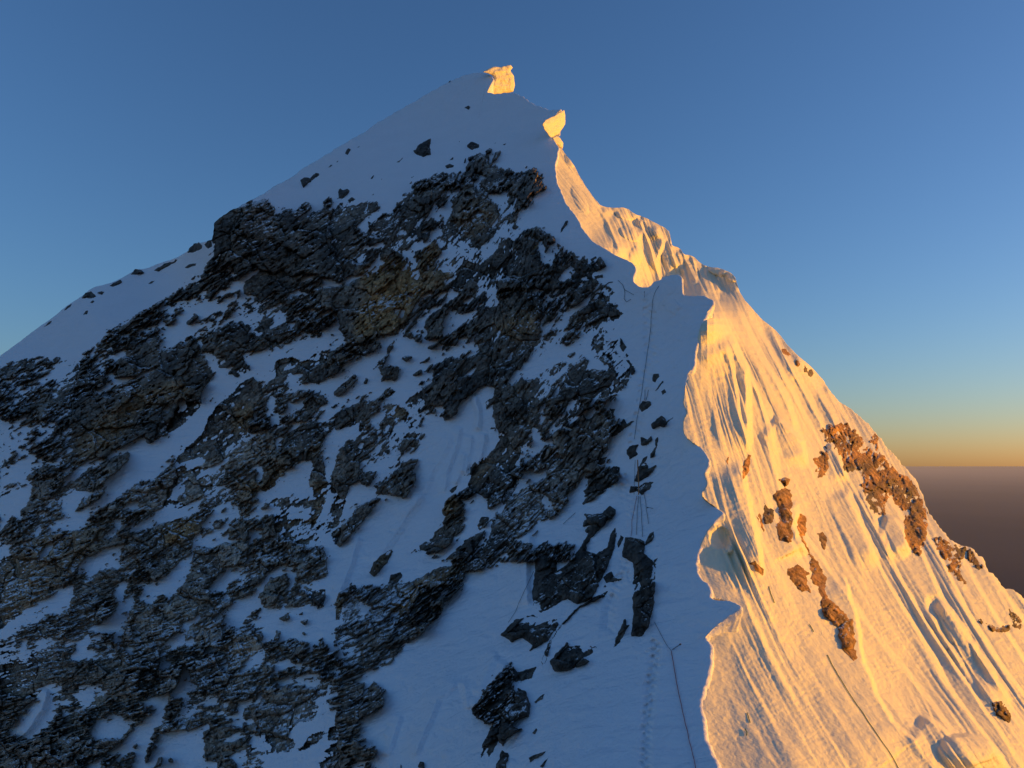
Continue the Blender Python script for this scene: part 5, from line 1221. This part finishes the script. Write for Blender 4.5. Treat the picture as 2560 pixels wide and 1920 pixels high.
 ('rock','S','382,676 410,659 440,648 446,652 420,667 396,680','long low rock band on the left skyline',GC),
 ('rock','S','457,670 470,661 494,656 490,665 470,671','flat rock in the snow below the rounded skyline boulder',GC),
 ('rock','S','223,757 231,750 238,752 232,759','tiny dark stone under the pyramid boulder, nearest to it',GC),
 ('rock','S','240,733 252,727 264,728 256,737','small stone right of the pyramid boulder below the skyline',GC),
 ('rock','S','104,822 122,804 134,797 126,810','low stone on the lowest part of the left skyline',GC),
 ('rock','S','152,784 166,766 182,757 176,768','thin dark rock on the left skyline below the pyramid boulder',GC),
 ('rock','L','1335,690 1370,660 1440,620 1415,680 1370,722','small split rock in the snow gully beside the ochre rock',GD),
 ('rock_outcrop','L','1260,900 1330,830 1350,770 1420,760 1490,800 1500,900 1500,1000 1440,1050 1380,1030 1350,960 1280,950','ochre rock island on the right side of the snow gully',GD),
 ('rock','L','510,1540 560,1430 640,1350 740,1290 760,1320 700,1440 560,1590','brown lens-shaped rock alone in the lower snow gully',GD),
 ('rock','L','690,1670 730,1570 830,1530 870,1560 790,1670','grey rock below the lens-shaped rock in the snow gully',GD),
 ('rock','L','1640,1010 1680,960 1760,960 1740,1030 1650,1040','small grey rock on the snow ramp right of the ochre island',GD),
 ('rock','J','1490,1190 1540,1130 1600,1160 1650,1130 1720,1130 1720,1200 1690,1330 1640,1320','black triangular rock on the left edge of the lower snow gully',GD),
 ('rock_fin','M','140,330 135,250 150,130 200,80 210,150 200,250 180,330','narrow ochre rock fin standing left of the big brown slab',GD),
 ('rock','M','260,90 260,20 320,0 340,50 280,100','small brown block just above the big brown slab',GD),
 ('rock','M','610,600 640,540 720,510 760,550 640,610','striped grey rock at the edge of the smooth snowfield',GD),
 ('rock','M','750,500 820,430 850,460 760,540','dark knob next to the striped grey rock at the snowfield edge',GD),
 ('rock','M','890,420 940,370 950,420 900,460','small dark knob higher along the snowfield edge',GD),
 ('rock','M','960,270 1010,220 1070,160 1080,200 1000,280 960,320','crooked rock with a snow bowl, at the upper snowfield edge',GD),
 ('rock','M','1180,130 1220,80 1260,0 1300,0 1220,80','thin rock edge at the very top of the smooth snowfield',GD)]:
    rock(name, win, pts, label, grp)
for name, win, pts, label, br in [
 ('rock_buttress','P','930,820 1050,810 1060,880 1020,905 1060,920 1080,1050 1080,1200 1090,1490 950,1470 890,1330 950,1250 920,1080 875,1010 920,930 1000,905 990,880','cracked ochre rock buttress high on the sunlit face',.55),
 ('rock','P','780,1270 775,1130 790,1060 830,1110 900,1140 890,1270 800,1290','small dark spired rock left of the cracked ochre buttress',.1),
 ('rock_rib','U','780,490 840,560 870,620 880,740 950,800 1020,870 1040,1060 1020,1090 960,1020 930,900 850,830 830,680 790,640','long ochre rock rib narrowing to a point, lowest on the sunlit face',.6),
 ('rock','U','660,580 720,560 780,600 770,660 800,720 740,710 680,650','blocky ochre rock touching the upper left of the long rib',.6),
 ('rock','U','450,550 490,540 540,590 530,630 490,590','small brown rock at the foot of the smooth snow panel near the ridge edge',.6),
 ('rock','P','1160,1170 1230,1220 1230,1400 1180,1420 1120,1300','snow-streaked ochre rock just right of the cracked buttress',.9),
 ('rock','P','1110,1290 1150,1300 1200,1420 1300,1640 1230,1560 1150,1400','bright orange strip of rock above the long rib',1.0),
 ('rock','P','1320,1385 1400,1355 1440,1430 1430,1590 1380,1520 1360,1410','hooked dark rock right of the orange strip',.3),
 ('rock','P','560,850 560,700 620,560 660,580 640,720 600,800','reddish rock in the groove between two snow panels',.9),
 ('rock','P','390,640 405,575 430,590 420,690','small ochre rock in the narrow groove nearest the ridge edge',.7),
 ('rock','P','700,1180 740,1230 730,1280','tiny rock at the edge of the snow panel left of the dark spired rock',.4),
 ('rock','U','505,290 520,285 545,380 540,400 520,360','thin brown rock on the bright edge below the smooth snow panel',.6),
 ('rock','P','1350,600 1440,500 1470,680 1420,790 1340,830 1360,740','ragged brown rock at the top of the wide shaded snow runnel',.6)]:
    rock(name, win, pts, label, GE, True, br)

# snow cornices hanging over the east side of the crest
def cornice(name, pts, label, d_left, d_right, thick, cat='cornice', group=None):
    p = ragged(pts, 1.0, 777); x0 = p[:, 0].min(); x1 = p[:, 0].max()
    def dd(x): return d_left + (d_right - d_left) * (x - x0) / (x1 - x0)
    def front(x, y, s):
        h = 5 * np.clip(s / 9, 0, 1) ** 0.5 + 2.2 * fbm(x / 14, y / 16, 811, 3) * np.clip(s / 5, 0, 1) + 2.2 * fbm(x / 30, y / 10, 815, 2)
        return dd(x) - GAIN * h * dd(x) / F
    def back(x, y, s): return dd(x) + thick * np.clip(s / 12, 0, 1) ** 0.5
    return tag(closed_lump(name, p, 1.6, front, back, M_SNOW_SUNTINT), label, cat, group)
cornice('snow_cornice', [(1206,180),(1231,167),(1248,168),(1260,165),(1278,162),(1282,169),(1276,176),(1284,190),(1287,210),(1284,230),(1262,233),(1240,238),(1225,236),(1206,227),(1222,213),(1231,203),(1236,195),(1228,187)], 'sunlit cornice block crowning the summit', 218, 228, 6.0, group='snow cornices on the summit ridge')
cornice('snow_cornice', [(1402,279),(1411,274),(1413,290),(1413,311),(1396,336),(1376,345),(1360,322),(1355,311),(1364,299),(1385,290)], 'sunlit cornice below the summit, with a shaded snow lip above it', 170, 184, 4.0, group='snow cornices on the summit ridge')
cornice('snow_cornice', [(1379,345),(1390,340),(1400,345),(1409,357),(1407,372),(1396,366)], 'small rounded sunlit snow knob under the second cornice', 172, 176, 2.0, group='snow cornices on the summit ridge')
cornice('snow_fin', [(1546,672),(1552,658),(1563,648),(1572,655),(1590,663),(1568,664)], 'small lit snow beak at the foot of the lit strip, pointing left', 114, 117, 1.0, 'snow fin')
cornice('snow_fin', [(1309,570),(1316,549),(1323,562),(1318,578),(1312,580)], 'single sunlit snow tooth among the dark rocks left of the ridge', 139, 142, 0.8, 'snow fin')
M_LITROCK = M_ROCK_E
rock('rock', 'C', '1760,1270 1810,1190 1840,1170 1855,1210 1830,1250 1790,1280', 'sunlit orange rock tip at the edge of the dark cliff', GF, brown=1.0)
rock('rock', 'S', '1398,588 1402,572 1412,552 1421,550 1419,562 1405,578', 'dark stone with a sunlit top in snow left of the lit strip', GF)

# ropes and stakes
def tube(P, r, sides=6):
    P = np.asarray(P, float); n = len(P); T = np.gradient(P, axis=0); T /= np.linalg.norm(T, axis=1)[:, None] + 1e-9
    up = np.array([0.3, 0.2, 0.93]); N = np.cross(T, up); N /= np.linalg.norm(N, axis=1)[:, None] + 1e-9; B = np.cross(T, N)
    a = np.arange(sides) / sides * 2 * math.pi
    rr_ = np.broadcast_to(np.asarray(r, float), (n,))
    V = (P[:, None] + rr_[:, None, None] * (np.cos(a)[None, :, None] * N[:, None] + np.sin(a)[None, :, None] * B[:, None])).reshape(-1, 3)
    q = []
    for i in range(n - 1):
        for k in range(sides):
            q.append((i * sides + k, i * sides + (k + 1) % sides, (i + 1) * sides + (k + 1) % sides, (i + 1) * sides + k))
    t = [(0, k + 1, k) for k in range(1, sides - 1)] + [((n - 1) * sides, (n - 1) * sides + k, (n - 1) * sides + k + 1) for k in range(1, sides - 1)]
    return V, np.array(q), np.array(t)
M_DARKROPE = plain_material('weathered dark rope', (0.05, 0.045, 0.05)); M_REDROPE = plain_material('faded red rope', (0.42, 0.09, 0.08))
M_GREENROPE = plain_material('green rope', (0.05, 0.16, 0.04)); M_ORANGE = plain_material('orange rope', (0.55, 0.20, 0.05)); M_METAL = plain_material('grey aluminium', (0.25, 0.25, 0.26), 0.4, 0.6)
def rope(pts, mat, label, east=False, r=0.00028, off=2.0, wob=1.0, seed=0):
    p = along(pts, 5); p = np.concatenate([p, [pts[-1]]])
    p[:, 0] += wob * vnoise(p[:, 1] / 23, p[:, 1] * 0 + seed, 951 + seed); 
    surf = east_surface if east else west_surface
    base = de if east else dw
    d = surf(p[:, 0], p[:, 1]) - GAIN * off * base(p[:, 0], p[:, 1]) / F
    W = world(p[:, 0], p[:, 1], d)
    V, q, t = tube(W, r * d)
    loc = V.mean(0); o = mesh_object('fixed_rope', V - loc, q, mat, tris=t); o.location = loc
    return tag(o, label, 'rope', 'fixed ropes on the ridge')
rope([(1647,715),(1637,730),(1631,756),(1625,838),(1612,924),(1602,995),(1592,1050),(1586,1097)], M_DARKROPE, 'long dark rope running down beside the boot track from the snow step')
rope([(1504,724),(1512,714),(1522,706),(1531,705)], M_DARKROPE, 'short dark rope end on a rock left of the snow step', r=0.0006)
rope([(1545,701),(1557,712),(1561,724),(1572,730),(1584,737)], M_DARKROPE, 'loose thin rope curling over snow below the lit beak', seed=2)
rope([(1561,722),(1562,735),(1560,747),(1566,755),(1577,748)], M_DARKROPE, 'hooked loop of old rope hanging in snow left of the step', seed=3)
rope([(1613,1086-112),(1612,995),(1609,1003)], M_DARKROPE, 'left of two short rope ends above the jagged rock', seed=4)
rope([(1621,975),(1618,990),(1613,1002)], M_DARKROPE, 'right of two short rope ends above the jagged rock', seed=5)
rope([(1594,1150),(1595,1180),(1597,1210),(1596,1236)], M_ORANGE, 'orange rope over the face of the rope-draped rock', r=0.0008, off=26, seed=6)
rope([(1592,1240),(1586,1270),(1580,1300),(1578,1340)], M_REDROPE, 'leftmost rope of the fan below the rope-draped rock, faded red', off=3, seed=7)
rope([(1596,1240),(1593,1280),(1591,1336)], M_DARKROPE, 'second rope from the left in the fan below the rope-draped rock', off=3, seed=8)
rope([(1600,1240),(1604,1290),(1606,1342)], M_DARKROPE, 'third rope from the left in the fan below the rope-draped rock', off=3, seed=9)
rope([(1610,1234),(1616,1270),(1621,1309)], M_DARKROPE, 'rightmost rope of the fan, ending at a knob in the snow', off=3, seed=10)
rope([(1588,1150),(1586,1200),(1585,1236)], M_DARKROPE, 'dark rope left of the orange rope on the rope-draped rock', off=22, seed=11)
rope([(1636,1555),(1650,1582),(1665,1610),(1678,1627)], M_DARKROPE, 'rope slanting from the tall pillar down to the snow stake', seed=12)
rope([(1678,1627),(1684,1660),(1690,1700),(1704,1767),(1720,1837),(1741,1925)], M_REDROPE, 'red rope running from the snow stake to the bottom edge', r=0.0005, seed=13)
rope([(1334,1428),(1305,1490),(1288,1530),(1271,1556)], M_DARKROPE, 'thin dark rope on the snow left of the antler-shaped rock', off=3, seed=14)
rope([(1438,1282),(1424,1295),(1408,1310)], M_DARKROPE, 'short rope piece in the snow above the antler-shaped rock', off=3, seed=15)
rope([(2068,1637),(2082,1665),(2124,1735),(2156,1781),(2184,1823),(2230,1890),(2252,1930)], M_GREENROPE, 'long green rope down the bright lower slope', True, r=0.0005, off=2.0, seed=16)
rope([(1922,1466),(1928,1485),(1936,1507)], M_GREENROPE, 'short green rope piece high on the bright slope', True, r=0.0005, off=2.0, seed=17)
rope([(2024,1561),(2029,1570),(2034,1579)], M_GREENROPE, 'tiny green rope piece above the top of the long green rope', True, r=0.0005, off=2.0, seed=18)
rope([(1868,1782),(1872,1795),(1875,1806)], M_GREENROPE, 'green rope scrap, upper of two near the bottom ridge edge', True, r=0.0006, off=2.0, seed=19)
rope([(1863,1822),(1868,1832),(1866,1838)], M_GREENROPE, 'green rope scrap, lower of two near the bottom ridge edge', True, r=0.0006, off=2.0, seed=20)

def stake(px_, py_, dx, dy, label, name='snow_stake'):
    d = float(west_surface(np.array([px_]), np.array([py_]))[0])
    a = world(px_, py_, d + 0.15); b = world(px_ + dx, py_ + dy, d - 0.35)
    o = bpy.data.objects.new(name, None); C.objects.link(o); o.location = a; tag(o, label, 'stake', 'snow stakes beside the ropes')
    V, q, t = tube(np.stack([a, a + 0.5 * (b - a), b]), 0.028, 8); s = mesh_object('shaft', V - a, q, M_METAL, tris=t); s.parent = o
    c = b + 0.12 * (b - a) / np.linalg.norm(b - a)
    V, q, t = tube(np.stack([b - 0.02 * (c - b), b + 0.5 * (c - b), c]), [0.045, 0.06, 0.04], 8); h = mesh_object('head', V - a, q, M_DARKROPE, tris=t); h.parent = o
    return o
stake(1678, 1626, 21, -14, 'slanted stake where the red rope is tied, right of the boot prints')
stake(1634, 1271, -14, -2, 'short stake in snow right of the rope fan')
stake(1611, 749, 0, -18, 'short stake beside the long dark rope at the snow step')

# ------------------------------------------------------------------ the hazy lowland far below
def lowland():
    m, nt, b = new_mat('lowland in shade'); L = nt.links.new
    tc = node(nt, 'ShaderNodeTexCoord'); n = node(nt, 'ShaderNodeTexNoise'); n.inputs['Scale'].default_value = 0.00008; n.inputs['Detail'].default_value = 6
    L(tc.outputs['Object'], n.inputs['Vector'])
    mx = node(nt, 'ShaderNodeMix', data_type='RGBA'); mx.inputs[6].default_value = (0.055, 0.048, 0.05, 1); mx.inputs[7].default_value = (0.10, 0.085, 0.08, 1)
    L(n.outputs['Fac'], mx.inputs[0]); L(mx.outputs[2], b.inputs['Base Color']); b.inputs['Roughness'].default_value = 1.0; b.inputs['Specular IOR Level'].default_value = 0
    r = np.concatenate([[0], np.geomspace(800, 700000, 60)]); a = np.linspace(0, 2 * math.pi, 97)[:-1]
    rr2, a2 = np.meshgrid(r, a, indexing='ij'); x = rr2 * np.cos(a2); y = rr2 * np.sin(a2)
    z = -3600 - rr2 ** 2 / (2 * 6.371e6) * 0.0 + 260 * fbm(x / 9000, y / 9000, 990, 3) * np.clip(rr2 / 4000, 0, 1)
    V = np.stack([x, y, z], -1).reshape(-1, 3); na = len(a); i, j = np.meshgrid(np.arange(len(r) - 1), np.arange(na), indexing='ij')
    q = np.stack([i * na + j, (i + 1) * na + j, (i + 1) * na + (j + 1) % na, i * na + (j + 1) % na], -1).reshape(-1, 4)
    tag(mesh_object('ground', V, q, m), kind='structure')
lowland()
def haze():
    m = bpy.data.materials.new('valley haze'); m.use_nodes = True; nt = m.node_tree; nt.nodes.clear()
    out = nt.nodes.new('ShaderNodeOutputMaterial'); v = nt.nodes.new('ShaderNodeVolumePrincipled')
    v.inputs['Color'].default_value = HAZE_COL; v.inputs['Density'].default_value = HAZE_DEN; v.inputs['Anisotropy'].default_value = 0.0
    nt.links.new(v.outputs[0], out.inputs['Volume'])
    R_, z0, z1 = 720000.0, -4100.0, -260.0
    V = np.array([(x, y, z) for z in (z0, z1) for y in (-R_, R_) for x in (-R_, R_)])
    q = np.array([(0, 2, 3, 1), (4, 5, 7, 6), (0, 1, 5, 4), (2, 6, 7, 3), (0, 4, 6, 2), (1, 3, 7, 5)])
    tag(mesh_object('haze', V, q, m, smooth=False), kind='stuff')
HAZE_COL = (0.58, 0.62, 0.74, 1); HAZE_DEN = 0.75e-5
haze()
